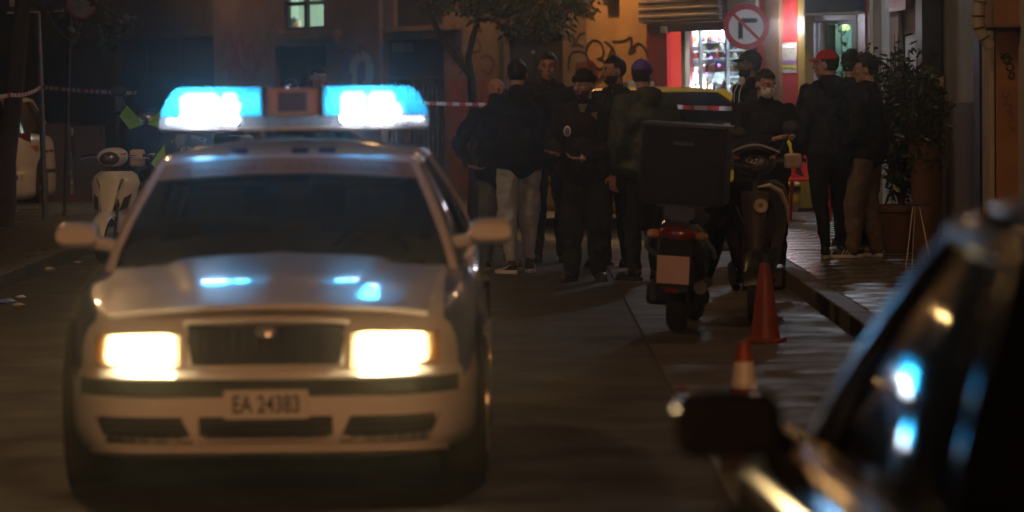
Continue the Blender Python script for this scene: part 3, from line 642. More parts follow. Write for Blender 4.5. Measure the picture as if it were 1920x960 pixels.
# ================================================================ cars
def lerp(a, b, t): return a+(b-a)*t
def interp(tab, x):
    if x <= tab[0][0]: return tab[0][1]
    for (a, b), (c, d) in zip(tab, tab[1:]):
        if x <= c: return b+(d-b)*(x-a)/(c-a)
    return tab[-1][1]
class Car:
    def __init__(s, L=4.5, W=1.73, H=1.42, kind='sedan'):
        s.L = L; s.a = W/2; s.b = L/2; s.n = 6.5; s.H = H; s.gn = 7
        s.zt = [(0, .655), (.25, .72), (.6, .79), (1.15, .865), (2.2, .93), (L-.9, .96), (L-.35, .93), (L, .86)]
        if kind == 'hatch': s.zt = [(0, .66), (.3, .76), (.8, .86), (1.1, .9), (2, .95), (L-.2, 1.0), (L, .97)]
        s.y0b, s.y1b = (1.02, L-.62) if kind == 'sedan' else (.95, L-.12)
        s.y0t, s.y1t = (1.72, L-1.35) if kind == 'sedan' else (1.6, L-.55)
        s.hb, s.ht, s.zr = W/2-.125, W/2-.305, H-.075
        s.dy = [(.17, .12), (.2, .04), (.3, 0), (.44, 0), (.5, -.005), (.53, .045), (.6, .06), (.66, .1), (.7, .15)]
    def out(s, ang, inset, dyf, dyr):
        c, q = math.cos(ang), math.sin(ang); e = 2/s.n
        x = (s.a-inset)*math.copysign(abs(c)**e, c); k = math.copysign(abs(q)**e, q)
        y = s.b + (k*(s.b-dyr) if k > 0 else k*(s.b-dyf)); return x, y
    def body(s, m, root, name='body'):
        N = 88; A = [2*math.pi*(i+.5)/N for i in range(N)]; L = []
        for z, ins, d in ((.17, .09, .12), (.2, .03, .04), (.26, .005, .01), (.33, 0, 0), (.42, 0, 0), (.5, 0, -.005), (.515, .004, .02), (.53, .008, .045)):
            L.append([(*s.out(a, ins, d, d), z) for a in A])
        for f, ins, d in ((.25, .004, .055), (.5, .008, .07), (.75, .016, .1), (.9, .034, .135), (1, .07, .18)):
            r = []
            for a in A:
                x, y = s.out(a, ins, d, d*.7); r.append((x, y, .53+(interp(s.zt, y)-.53)*f))
            L.append(r)
        for k in (.985, .95, .88, .75, .55, .3, .04):
            r = []
            for a in A:
                x, y = s.out(a, .07, .18, .126); x *= k; y = s.b+(y-s.b)*(k if k > .9 else k)
                r.append((x, y, interp(s.zt, y)+.065*(1-k*k)**.8))
            L.append(r)
        mb = MB(); mb.loft(L); o = mb.build(name, m, root, ang=50); return o
    def front(s, x, z, off=.006):
        t = min(abs(x)/(s.a-.004), .995); return (1-(1-t**s.n)**(1/s.n))*s.b + interp(s.dy, z) - off
    def rear(s, x, z, off=.006): return s.L - s.front(x, z, 0) + off
    def side(s, y, z, off=.003):
        t = min(abs(y-s.b)/s.b, .995); ins = interp([(.2, .03), (.26, .005), (.33, 0), (.5, 0), (.7, .012), (.82, .025), (.9, .06)], z)
        return (1-t**s.n)**(1/s.n)*(s.a) - ins + off
    def hood(s, x, y): # top surface height
        k = abs(x)/(s.a-.07); return interp(s.zt, y)+.065*max(0, 1-k*k)**.8
    def gh(s, ang, g, off=0, n=None):
        n = n or s.gn; c, q = math.cos(ang), math.sin(ang); e = 2/n
        gg = g; hw = lerp(s.hb, s.ht, g**1.15); y0 = lerp(s.y0b, s.y0t, g); y1 = lerp(s.y1b, s.y1t, g); m_ = (y0+y1)/2; hl = (y1-y0)/2
        x = (hw+off)*math.copysign(abs(c)**e, c); y = m_+(hl+off)*math.copysign(abs(q)**e, q)
        zb = s.hood(0 if abs(x) < .1 else x, min(max(y, .2), s.L-.2))-.02
        return Vector((x, y, lerp(zb, s.zr + .03*(1-(x/s.ht)**2 if abs(x) < s.ht else 0), g)))
    def ghf(s, x, g, off=.004):
        n = s.gn; hw = lerp(s.hb, s.ht, g**1.15); t = min(abs(x)/hw, .999); ang = -math.acos(t**(n/2)); p = s.gh(ang, g, off); p.x = math.copysign(abs(p.x), x); return p
    def cabin(s, root, paint, glass, pillar=.034):
        N = 72; A = [2*math.pi*(i+.5)/N for i in range(N)]
        o = MB().loft([[s.gh(a, g) for a in A] for g in (0, .2, .4, .6, .8, .97)], caps=False).build('windows', glass, root, ang=60)
        L = [[s.gh(a, .955, .008) for a in A], [s.gh(a, 1.0, .012) for a in A]]
        top = [s.gh(a, 1.0, .0) for a in A]; cy = (s.y0t+s.y1t)/2
        for k in (.97, .9, .75, .5, .25, .03): L.append([(p.x*k, cy+(p.y-cy)*k, s.zr+.012+(s.H-s.zr-.012)*(1-k*k)**.7+.03*0) for p in top])
        MB().loft(L, caps=True).build('roof', paint, root, ang=60)
        for nm, an in (('front_pillar', -.80), ('rear_pillar', .83)):
            for sg in (1, -1):
                aa = an if sg > 0 else (-math.pi-an if an < 0 else math.pi-an)
                w0 = 1 if an < 0 else 2.6
                MB().tube([s.gh(aa, g, .004) for g in (0, .2, .4, .6, .8, .98)], [pillar*w0]*6, 10, .6).build(nm, paint, root)
        ym = s.y0b+(s.y1b-s.y0b)*.40
        for sg in (1, -1):
            MB().tube([Vector((sg*(lerp(s.hb, s.ht, g**1.15)+.002), lerp(ym, ym+.12, g), lerp(.93, s.zr, g))) for g in (0, .33, .66, .97)], .022, 8, .5).build('door_pillar', M['near_paint'], root)
    def interior(s, root):
        MB().box((0, s.y0b+.22, .80), (1.3, .42, .2)).build('dashboard', M['interior'], root, bev=.05)
        MB().torus((.36, s.y0b+.5, .86), .18, .014, (0, -.9, .4)).build('steering_wheel', M['black_plastic'], root)
        for sg in (1, -1):
            q = MB().box((sg*.36, s.y0b+1.15, .75), (.5, .14, .62), (R(-12), 0, 0)); q.box((sg*.36, s.y0b+.9, .45), (.5, .5, .14)); q.box((sg*.36, s.y0b+1.24, 1.1), (.26, .09, .17), (R(-12), 0, 0))
            q.build('seat', M['interior'], root, bev=.04)
        MB().box((0, s.y0b+2.0, .7), (1.25, .16, .6), (R(-15), 0, 0)).build('rear_seat', M['interior'], root, bev=.04)
        MB().box((0, s.b, .3), (1.4, s.L*.6, .06)).build('floor_pan', M['interior'], root)
    def wheels(s, root, ys=(.85, 3.4), r=.31):
        for y in ys:
            for sg in (1, -1):
                x = sg*(s.a-.095)
                MB().lathe([(r+.05, 0), (r+.05, .02)], (sg*(s.side(y, .4)-.014), y, r+.02), (sg, 0, 0), 32).build('wheel_arch', M['dark_void'], root)
                w_ = empty('wheel', (x, y, r)); w_.parent = root
                MB().lathe([(r*.6, -.1), (r*.92, -.1), (r, -.07), (r, .07), (r*.92, .1), (r*.6, .1)], (0, 0, 0), (1, 0, 0), 32).build('tyre', M['rubber'], w_)
                q = MB().lathe([(r*.62, .06), (r*.62, .104), (r*.55, .08), (.05, .085), (.05, .1)], (0, 0, 0), (sg, 0, 0), 28)
                for k in range(6):
                    t = k*math.pi/3; q.box((sg*.088, math.cos(t)*r*.34, math.sin(t)*r*.34), (.03, .045, r*.5), (t-math.pi/2, 0, 0))
                q.build('rim', M['silver'], w_)
    def mirrors(s, root, m_, y=1.38, z=.985, w=.2, h=.115, glass_m=None, dx=0):
        for sg in (1, -1):
            q = MB(); x0 = s.a-.075+dx
            q.tube([(sg*(x0-.04), y+.02, z-.05), (sg*(x0+.05), y, z-.03)], .03, 8)
            q.loft([[(sg*(x0+.03+w*(.5+.5*math.copysign(abs(math.cos(t))**.45, math.cos(t)))), yy, z+.5*h*k*math.copysign(abs(math.sin(t))**.5, math.sin(t))) for t in [2*math.pi*(i+.5)/24 for i in range(24)]] for yy, k in ((y-.07, .5), (y-.055, .8), (y-.02, .97), (y+.04, 1.0), (y+.05, .96))])
            o = q.build('mirror', m_, root)
            MB().box((sg*(x0+.03+w/2), y+.052, z), (w*.86, .006, h*.8)).build('mirror_glass', glass_m or M['chrome'], o, bev=.02)
    def panel(s, name, m, root, x0, x1, z0, z1, off=.006, th=.02, fn=None, nu=10, nv=3, slant=0, rear=False, **k):
        f = s.rear if rear else s.front
        def g(u, v):
            z = lerp(z0, z1, v); x = lerp(x0, x1, u)+slant*(v-.5)*(1 if x0+x1 > 0 else -1)
            if fn: x, z = fn(u, v)
            return (x, f(x, z, off), z)
        return MB().slab(g, nu, nv, (0, -th if rear else th, 0)).build(name, m, root, **k)
    def doors(s, root, m, ys):
        for sg in (1, -1):
            for y0, y1 in ys:
                d = MB().slab(lambda u, v: (sg*s.side(lerp(y0, y1, u), lerp(.24, .80, v), .005), lerp(y0, y1, u), lerp(.24, .80, v)), 8, 8, (-sg*.02, 0, 0)).build('door', m, root)
                MB().box((sg*(s.side(y1-.12, .76)+.012), y1-.13, .755), (.025, .17, .028)).build('handle', M['black_plastic'], d, bev=.006)
                MB().box((sg*(s.side(y1-.5, .5)+.008), (y0+y1)/2, .5), (.014, y1-y0-.02, .05)).build('side_moulding', M['black_plastic'], d, bev=.004)
# ---------------------------------------------------------------- police car
pc = empty('police_car', (-.98, 14.7, 0), 0, 'white police patrol car with blue beacons and headlights lit, facing us in the road', 'police car')
C = Car(4.5, 1.73, 1.408); C.zr = 1.322; C.n = 5.4; C.hb = .785; C.ht = .58; C.gn = 10
# body paint: white with blue livery along the wings
m = M['white_paint'].copy(); M['livery'] = m; n = m.node_tree; pb = n.nodes['Principled BSDF']
tc = n.nodes.new('ShaderNodeTexCoord'); sx = n.nodes.new('ShaderNodeSeparateXYZ'); n.links.new(tc.outputs['Object'], sx.inputs[0])
def mth(op, a, b=None):
    q = n.nodes.new('ShaderNodeMath'); q.operation = op
    for i, v in enumerate((a, b)):
        if v is None: continue
        if isinstance(v, (int, float)): q.inputs[i].default_value = v
        else: n.links.new(v, q.inputs[i])
    return q.outputs[0]
ax = mth('ABSOLUTE', sx.outputs[0])
line = mth('ADD', mth('MULTIPLY', sx.outputs[1], .28), .52)       # lower edge of the blue band rises to the rear
m1 = mth('GREATER_THAN', ax, .70); m2 = mth('LESS_THAN', mth('ABSOLUTE', mth('SUBTRACT', sx.outputs[2], mth('MINIMUM', line, .76))), .14); m3 = mth('GREATER_THAN', sx.outputs[1], .32)
k_ = mth('MULTIPLY', mth('MULTIPLY', m1, m2), m3)
mx = n.nodes.new('ShaderNodeMix'); mx.data_type = 'RGBA'; mx.inputs['B'].default_value = (.02, .05, .24, 1)
src = pb.inputs['Base Color'].links[0].from_socket
n.links.new(k_, mx.inputs['Factor']); n.links.new(src, mx.inputs['A']); n.links.new(mx.outputs['Result'], pb.inputs['Base Color'])
C.body(M['livery'], pc); C.cabin(pc, M['white_paint'], M['car_glass'], .022); C.interior(pc); C.wheels(pc); C.mirrors(pc, M['white_paint'], 1.36, 1.015, .175, dx=-.02)
C.doors(pc, M['livery'], ((1.25, 2.25), (2.28, 3.2)))
# bonnet shell with two raised creases and centre ridge
def bon(u, v):
    y = lerp(.2, 1.12, v); hw = lerp(.64, .70, v); x = (u-.5)*2*hw; z = C.hood(x, y)+.004
    ax_ = abs(x); cr = lerp(.29, .46, v); z += min(1, v*3)*(.013*(.5-.5*math.tanh((ax_-cr)/.03)) + .004*math.exp(-(x/.06)**2))
    return (x, y - .05*(x/.6)**2*-1*(1-v), z)
MB().slab(bon, 48, 14, (0, 0, -.02)).build('bonnet', M['white_paint'], pc, ang=60)
# grille with bars, surround, badge
def gr(u, v): 
    z = lerp(.545, .695, v); hw = lerp(.29, .325, v); return ((u-.5)*2*hw, z)
g = C.panel('grille', M['dark_void'], pc, 0, 0, 0, 0, off=.0, fn=gr, nu=16)
for i in range(13):
    x = (i-6)*.043
    MB().box((x, C.front(x, .62, .012), .618), (.008, .02, .13), (R(-8), 0, 0)).build('grille_bar', M['dark_void'], g)
MB().tube([(x, C.front(x, z, .014), z) for x, z in ((-.32, .70), (-.30, .545), (-.2, .535), (0, .532), (.2, .535), (.30, .545), (.32, .70))], .006, 8).build('grille_surround', M['livery'], g)
MB().tube([(x, C.front(x, .705, .0)-.004, .706+.012*math.cos(x*4)) for x in [(-.33+.066*i) for i in range(11)]], .011, 8).build('grille_surround', M['livery'], g)
bd = MB(); bd.lathe([(.044, 0), (.044, .012), (.034, .02), (.001, .022)], (0, C.front(0, .7)-.02, .66), (0, -1, .25), 24); bd.build('badge', M['silver'], g)
# headlights
for sg in (1, -1):
    h = empty('headlight', (0, 0, 0)); h.parent = pc
    def hl(u, v, k=0): x = lerp(.337-.006*k, .69+.004*k, u); zt = lerp(.676, .662, u)-.012*(2*u-1)**4; zb = lerp(.53, .555, u)+.012*(2*u-1)**4; return (sg*x, lerp(zb, zt, v))
    C.panel('reflector', M['silver'], h, 0, 0, 0, 0, off=.012, fn=hl, nu=14)
    f = lambda x, z, o=.03: (sg*x, C.front(x, z, o), z)
    L = MB(); L.slab(lambda u, v: f(lerp(.372, .615, u), lerp(.545+.012*u, .655, v), .022), 10, 4, (0, .004, 0)); L.build('lamp', M['headlamp'], h)
    C.panel('indicator', M['amber_lens'], h, 0, 0, 0, 0, off=.03, fn=lambda u, v: (sg*lerp(.635, .685, u), lerp(.548, .665, v)), nu=4)
    C.panel('lens', M['headlamp_lens'], h, 0, 0, 0, 0, off=.042, th=.004, fn=hl, nu=14)
    light('headlight_beam', 'SPOT', (sg*.5, C.front(.5, .6, .09), .6), 2.5, (1, .84, .6), .07, rot=(R(88), 0, math.pi), spot=85, blend=.9, parent=h)
# bumper strip, intakes, plate
C.panel('bumper_strip', M['black_plastic'], pc, -.84, .84, .425, .492, off=.012, nu=40, bev=.004)
for x0, x1 in ((-.665, -.31), (-.265, .265), (.31, .665)):
    ik = C.panel('air_intake', M['dark_void'], pc, x0, x1, .238, .345, off=.004, nu=12, slant=(.0 if abs(x0+x1) < .01 else .05))
    for j in range(3):
        C.panel('intake_bar', M['black_plastic'], ik, x0+.02, x1-.02, .258+j*.03, .266+j*.03, off=.012, nu=10)
C.panel('bumper_lip', M['livery'], pc, -.72, .72, .178, .208, off=.012, nu=30, bev=.004)
np_ = MB().box((.005, C.front(0, .4)-.022, .395), (.335, .008, .115)).build('number_plate', M['plate_white'], pc, bev=.004)
text('plate_text', 'EA 24383', .098, M['sign_black'], np_, (.005, C.front(0, .4)-.028, .393), sx=.70, bold=.002)
# sun strip with lettering on the windscreen
mat('sunstrip', (.34, .19, .08), .4, nz=.2, coat=.3)
stp = MB().slab(lambda u, v: C.ghf((u-.5)*2*lerp(.63, .60, v)*.93, lerp(.80, .965, v), .008), 24, 4, (0, .003, -.001)).build('sun_strip', M['sunstrip'], pc)
tx = text('lettering', 'ΕΛΛΗΝΙΚΗ  ΑΣΤΥΝΟΜΙΑ', .055, M['brown_post'], stp, (0, 0, 0), rot=(0, 0, 0), depth=.001)
wdt = max(v.co.x for v in tx.data.vertices)
for v in tx.data.vertices:
    p = C.ghf(v.co.x*.44/wdt, .865+v.co.y*1.35, .013+v.co.z); v.co = p
for sg in (1, -1): MB().box((sg*.3, 1.80, 1.262), (.42, .02, .11), (R(-35), 0, 0)).build('sun_visor', M['headliner'], pc, bev=.01)
MB().box((0, 1.72, 1.20), (.2, .03, .06)).build('inner_mirror', M['black_plastic'], pc, bev=.01)
# wipers and aerial
for x in (-.3, .25):
    MB().tube([C.ghf(x-.3, .03, .02), C.ghf(x, .07, .03), C.ghf(x+.3, .05, .02)], .008, 6).build('wiper', M['black_plastic'], pc)
MB().tube([(0, 3.0, 1.42), (0, 3.25, 1.75)], .004, 6).build('aerial', M['black_plastic'], pc)
text('roof_number', 'Ε Α', .12, M['police_blue'], pc, (0, 2.42, 1.424), rot=(0, 0, 0), depth=.001) if False else None
for x in (-.22, .05, .17): MB().box((x, 1.79, 1.360), (.075, .05, .006), (R(28), 0, 0)).build('roof_marking', M['police_blue'], pc)
MB().tube([(x, 1.78+.03*abs(x), 1.339-.03*(abs(x)/.56)**2) for x in [(-.56+.07*i) for i in range(17)]], .012, 8).build('roof_seal', M['black_plastic'], pc)
# rear lights and tailgate plate
for sg in (1, -1):
    C.panel('tail_light', M['tail_red'], pc, sg*.5, sg*.8, .62, .8, rear=True, off=.02)
C.panel('rear_plate', M['plate_white'], pc, -.26, .26, .55, .66, rear=True, off=.02)
# light bar
lbz = 1.45; lby = 1.98
bar = empty('light_bar', (.015, lby, 0), 0); bar.parent = pc
for sg in (1, -1):
    MB().box((sg*.5, 0, 1.415), (.06, .16, .07)).build('bar_foot', M['black_plastic'], bar, bev=.01)
def bx_out(hw, hd, z, n_=4.5, N=40):
    return [(hw*math.copysign(abs(math.cos(t))**(2/n_), math.cos(t)), hd*math.copysign(abs(math.sin(t))**(2/n_), math.sin(t)), z) for t in [2*math.pi*(i+.5)/N for i in range(N)]]
MB().loft([bx_out(.585, .12, lbz), bx_out(.60, .14, lbz+.008), bx_out(.60, .14, lbz+.014)]).build('bar_tray', M['silver'], bar)
MB().loft([bx_out(.60, .14, lbz+.0145), bx_out(.60, .14, lbz+.058), bx_out(.592, .133, lbz+.066)]).build('clear_base', M['clear_diffuse'], bar)
for sg in (1, -1):
    L = []
    for z, e, ins in ((0, 0, 0), (.05, .018, .006), (.1, .05, .014), (.118, .068, .03), (.126, .09, .05)):
        hx0, hx1 = .145+ins*.1, .597-e; hy = .132-ins
        L.append([(sg*lerp(hx0, hx1, .5+.5*math.copysign(abs(math.cos(t))**.4, math.cos(t))), hy*math.copysign(abs(math.sin(t))**.45, math.sin(t)), lbz+.067+z) for t in [2*math.pi*(i+.5)/36 for i in range(36)]])
    ln = MB().loft(L).build('beacon_lens', M['beacon_lens'], bar)
    big = ((.42, .09), (.288, .036)) if sg < 0 else ((.265, .058), (.39, .06))
    for x, r_ in big:
        q = MB(); q.lathe([(r_*.75, 0), (r_, .012), (r_, .12), (r_*.7, .14)], (sg*x, 0, lbz+.03), n=20); q.build('lamp', M['beacon_lamp'], ln)
    MB().box((sg*.128, 0, lbz+.13), (.026, .27, .132)).build('bar_divider', M['black_plastic'], bar, bev=.004)
MB().box((0, 0, lbz+.128), (.228, .25, .124)).build('speaker_housing', M['amber_beige'], bar, bev=.015)
sp_ = MB().box((0, -.128, lbz+.128), (.13, .008, .085)).build('speaker_grille', M['interior'], bar, bev=.01)
for i in range(5): MB().box((0, -.134, lbz+.1+i*.014), (.12, .006, .005)).build('grille_bar', M['brown_post'], sp_)
# ---------------------------------------------------------------- other cars
def plain_car(name, label, loc, rz, paint, glass, kind='sedan', L=4.4, W=1.75, H=1.45, grp=None, glass_m=None, up=0, gn=7, post=None):
    r = empty(name, loc, rz, label, 'car', grp); c = Car(L, W, H, kind); c.gn = gn
    if post: post(c)
    if up: c.zt = [(a, b+up*min(1, a/.8+.3)) for a, b in c.zt]
    c.body(paint, r); c.cabin(r, paint, glass); c.interior(r); c.wheels(r, (.85, L-1.0)); c.mirrors(r, paint, 1.36, .99 if glass_m is None else .925, .2 if glass_m is None else .225, .115 if glass_m is None else .145, glass_m=glass_m, dx=-.04 if glass_m else 0)
    c.doors(r, paint, ((1.25, 2.2), (2.23, L-1.25)))
    for sg in (1, -1):
        C_ = c; c.panel('headlight', M['clear_head'], r, sg*.45, sg*.75, .55, .66, off=.015)
        t = c.panel('tail_light', M['tail_red'], r, sg*.52, sg*.8, .66, .84, rear=True, off=.02)
    c.panel('bumper_strip', M['black_plastic'], r, -.8, .8, .42, .48, off=.01, nu=30); c.panel('bumper_strip', M['black_plastic'], r, -.8, .8, .42, .48, rear=True, off=.01, nu=30)
    c.panel('grille', M['dark_void'], r, -.35, .35, .55, .64, off=.008)
    return r, c
mat('clear_head', (.5, .5, .5), .1, metal=.6, nz=.2)
def near_shape(c): c.ht -= .06; c.y0t = 2.1; c.H += .01
# dark car in the foreground, seen from behind on its left side
nc, c = plain_car('parked_car', 'black parked car filling the lower right corner, seen from behind with its door mirror out', (1.36, 9.25, 0), math.pi, M['near_paint'], M['dark_glass'], L=4.5, W=1.76, H=1.46, glass_m=M['near_void'], gn=4.2, post=near_shape)
for sg in (-1, 1):
    q = MB(); q.tube([c.gh(a if sg > 0 else math.pi-a, .985, .016) for a in [-.85+.05*i for i in range(10)]+[-.36+.1*i for i in range(11)]], .012, 8); q.build('roof_trim', M['chrome'], nc)
    aa = -.80 if sg > 0 else -math.pi+.80
    MB().tube([c.gh(aa, g_, .012)+Vector((sg*.03, .012, 0)) for g_ in (.02, .2, .4, .6, .8, .98)], .012, 8).build('pillar_glint_strip', M['soft_chrome'], nc)  # chrome strip added to catch cyan beacon light along the pillar
    an = lambda t: t if sg > 0 else math.pi-t
    MB().tube([c.gh(an(-.5), g_, .018) for g_ in (.03, .2, .4, .6, .8, .93)]+[c.gh(an(-.5+.08*i), .955+.0*i, .018) for i in range(1, 12)], .02, 8).build('window_glint_strip', M['soft_chrome'], nc)  # added chrome arch, shaped to carry the beacon highlight
    q = MB(); q.tube([(sg*(c.hb+.03-.03*0), y, interp([(1.1, .90), (2.5, .965), (3.9, .985)], y)) for y in [1.15+.2*i for i in range(14)]], .006, 8); q.build('belt_trim', M['near_paint'], nc)
# beads of rain on the glass and door of the near car
# taxi, red car, white hatchback
tx_, c2 = plain_car('taxi', 'yellow taxi standing in front of the lit shop, rear towards us', (0, 0, 0), 0, M['taxi_yellow'], M['dark_glass'], L=4.6, W=1.8, H=1.60, up=.2)
tx_['category'] = 'taxi'
rear = Vector((2.62, 40.9, 0)); d = Vector((-.50, .866, 0)); tx_.location = rear + d*4.6; tx_.rotation_euler = (0, 0, math.atan2(-d.x, d.y)+math.pi)
MB().tube([(-.9*1, 4.35, .98), (-.895, 3.6, 1.0), (-.89, 2.6, 1.0), (-.88, 1.3, .95)], .012, 6).build('side_moulding', M['black_plastic'], tx_)
MB().box((0, 2.3, 1.6), (.36, .14, .12)).build('roof_sign', M['cream'], tx_, bev=.02)
rc, c3 = plain_car('parked_car', 'dark red car parked in the side street behind the police car', (0, 0, 0), 0, M['car_red'], M['dark_glass'], L=4.2, W=1.7, H=1.36)
rear = Vector((-2.0, 43.5, 0)); d = Vector((-.5, .866, 0)); rc.location = rear + d*4.2; rc.rotation_euler = (0, 0, math.atan2(-d.x, d.y)+math.pi)
wc, c4 = plain_car('parked_car', 'white hatchback at the left edge half hidden by the tree trunk', (0, 0, 0), 0, M['scooter_white'], M['dark_glass'], 'hatch', L=3.8, W=1.68, H=1.48)
d = Vector((.06, .998, 0)); rear = Vector((-7.22, 49.2, 0)); wc.scale = (1.06, 1.06, 1.06); wc.location = rear + d*3.8; wc.rotation_euler = (0, 0, math.atan2(-d.x, d.y)+math.pi)
for sg in (1, -1):
    c4.panel('rear_lamp', M['tail_red'], wc, sg*.5, sg*.8, .76, 1.0, rear=True, off=.03)
    c4.panel('reflector', M['amber'], wc, sg*.74, sg*.83, .76, .84, rear=True, off=.045)
# ================================================================ scooters
def wheel(parent, y, r, rt, rim, name='wheel'):
    w_ = empty(name, (0, y, r)); w_.parent = parent
    MB().torus((0, 0, 0), r-rt, rt, (1, 0, 0), 30, 10, 1.15).build('tyre', M['rubber'], w_)
    q = MB().torus((0, 0, 0), r-rt*1.9, .014, (1, 0, 0), 26, 6, 2.2); q.lathe([(.035, -.05), (.035, .05)], (0, 0, 0), (1, 0, 0), 14)
    for k in range(5):
        t = k*2*math.pi/5; q.tube([(0, 0, 0), (0, math.cos(t)*(r-rt*2), math.sin(t)*(r-rt*2))], .012, 6)
    q.lathe([(.07, .03), (.07, .036)], (0, 0, 0), (1, 0, 0), 18)
    q.build('rim', rim, w_)
def scooter(name, label, loc, rz, body, accent, r=.23, hz=1.0, box=None, plate=None, mirrors=True, steer=0):
    s = empty(name, loc, rz, label, 'scooter')
    wheel(s, 0, r, .052, M['silver']); wheel(s, 1.25, r, .058, M['silver'])
    q = MB()
    for sg in (-1, 1): q.tube([(sg*.075, 0, r), (sg*.075, .13, .62)], .017, 8)
    q.tube([(0, .13, .6), (0, .24, hz-.05)], .03, 8); q.build('fork', M['dark_metal'], s)
    MB().slab(lambda u, v: ((v-.5)*.17*(1-.25*abs(u-.5)), (r+.035)*-math.cos(R(lerp(10, 150, u)))*1.02, r+(r+.045-.05*(2*v-1)**2)*math.sin(R(lerp(10, 150, u)))), 18, 6, (0, 0, .006)).build('front_fender', accent, s, ang=60)
    # leg shield: swept vertical panel, wide at the top, waist lower down
    def sh(u, v):
        z = lerp(.3, hz-.13, v); hw = interp([(0, .12), (.2, .165), (.55, .215), (.82, .235), (.95, .2), (1, .15)], v); x = (u-.5)*2
        return (x*hw, .02+.17*v**1.2*.9-.02+.13*abs(x)**2.2+.05*(1-v), z)
    MB().slab(sh, 18, 16, (0, .025, 0)).build('leg_shield', body, s, ang=60)
    MB().slab(lambda u, v: ((u-.5)*lerp(.07, .2, v), -.02+.14*v+.0-.012*math.cos((u-.5)*3), lerp(.38, hz-.2, v)), 6, 10, (0, .03, 0)).build('nose_panel', accent, s, ang=60)
    for sg in (-1, 1):
        MB().slab(lambda u, v: (sg*lerp(.10+.05*v, .165+.035*v, u), .066+.13*v+.05*u, lerp(.5, .72, v)+.03*u), 5, 5, (0, .012, 0)).build('indicator', M['smoked'], s)
        MB().slab(lambda u, v: (sg*lerp(.05, .13, u), .055+.1*u, lerp(.50, .56, v)+.02*u), 5, 3, (0, .012, 0)).build('air_slot', M['black_plastic'], s)
    MB().tube([(-.13, .12, .80), (-.05, .085, .62), (0, .075, .585), (.05, .085, .62), (.13, .12, .80)], .006, 6).build('trim_line', M['black_plastic'], s)
    MB().box((0, .088, .665), (.085, .02, .022), (R(-14), 0, 0)).build('badge', M['black_plastic'], s, bev=.006)
    # handlebar cover, headlight, bars
    hs = MB().ell((0, .2, hz), (.15, .115, .088), (R(12), 0, 0), 22, 14); hs.ell((0, .28, hz+.02), (.12, .1, .07)); hs = hs.build('handlebar_cover', body, s, ang=70)
    hl = MB().ell((0, .112, hz-.012), (.098, .04, .066), (R(-14), 0, 0), 18, 12).build('headlight', M['smoked'], s)
    for sg in (-1, 1): MB().ell((sg*.035, .085, hz+.0), (.03, .02, .026), (R(-14), 0, sg*.4)).build('bulb_reflector', M['chrome'], hl)
    MB().ell((0, .098, hz-.012), (.05, .035, .03), (R(-14), 0, 0), 18, 12).build('lens', M['chrome'], hl)
    for sg in (-1, 1):
        MB().add([(sg*.1, .12, hz+.03), (sg*.145, .17, hz+.045), (sg*.12, .145, hz-.03), (sg*.1, .13, hz+.03), (sg*.145, .18, hz+.045), (sg*.12, .16, hz-.03)], [(0, 1, 2), (3, 5, 4), (0, 3, 4, 1), (1, 4, 5, 2), (2, 5, 3, 0)]).build('position_lamp', M['amber'], s)
        MB().tube([(sg*.1, .26, hz+.0), (sg*.24, .29, hz+.015), (sg*.345, .33, hz+.0)], .014, 8).build('handlebar', M['dark_metal'], s)
        MB().tube([(sg*.24, .295, hz+.013), (sg*.35, .335, hz-.002)], .019, 10).build('grip', M['rubber'], s)
        MB().tube([(sg*.15, .24, hz+.005), (sg*.25, .23, hz+.0), (sg*.34, .27, hz-.015)], .007, 6).build('brake_lever', M['silver'], s)
        if mirrors:
            m_ = MB().tube([(sg*.15, .25, hz+.03), (sg*.21, .26, hz+.14), (sg*.24, .26, hz+.19)], .006, 6); m_.ell((sg*.25, .26, hz+.23), (.06, .018, .042), n=14, m=8); m_.build('mirror', M['black_plastic'], s)
    # floor, seat, tail
    MB().box((0, .52, .29), (.28, .48, .06)).build('footboard', M['black_plastic'], s, bev=.02)
    def ring(y, hw, zb, zt, n_=3.2, N=24): return [(hw*math.copysign(abs(math.cos(t))**(2/n_), math.cos(t)), y, (zb+zt)/2+(zt-zb)/2*math.copysign(abs(math.sin(t))**(2/n_), math.sin(t))) for t in [2*math.pi*(i+.5)/N for i in range(N)]]
    MB().loft([ring(.72, .10, .3, .62), ring(.8, .15, .28, .7), ring(1.0, .17, .32, .72), ring(1.25, .165, .46, .74), ring(1.5, .13, .58, .76), ring(1.62, .08, .64, .75)]).build('tail_body', body, s, ang=60)
    MB().loft([ring(.7, .09, .68, .74), ring(.78, .13, .7, .79), ring(1.0, .15, .71, .80), ring(1.15, .14, .72, .82), ring(1.3, .14, .74, .86), ring(1.55, .1, .75, .86)]).build('seat', M['black_plastic'], s, ang=60)
    MB().box((.13, 1.1, .26), (.16, .5, .16)).build('engine', M['dark_metal'], s, bev=.03)
    MB().tube([(-.14, .9, .2), (-.15, 1.2, .25), (-.16, 1.5, .32)], [.03, .05, .045], 12).build('exhaust', M['dark_metal'], s)
    t_ = MB().ell((0, 1.63, .67), (.125, .05, .05), n=18, m=10).build('tail_light', M['tail_red'], s)
    for sg in (-1, 1): MB().ell((sg*.155, 1.6, .66), (.05, .04, .03), (0, 0, sg*.5)).build('indicator', M['amber'], s)
    MB().slab(lambda u, v: ((u-.5)*.2, 1.58+.17*v, lerp(.62, .3, v)), 4, 6, (0, .01, 0)).build('rear_fender', M['black_plastic'], s)
    if plate is not None: MB().box((0, 1.775, .44), (.21, .008, .19), (R(-16), 0, 0)).build('number_plate', plate, s, bev=.006); MB().box((0, 1.8, .31), (.09, .01, .03)).build('reflector', M['tail_red'], s, bev=.004)
    return s
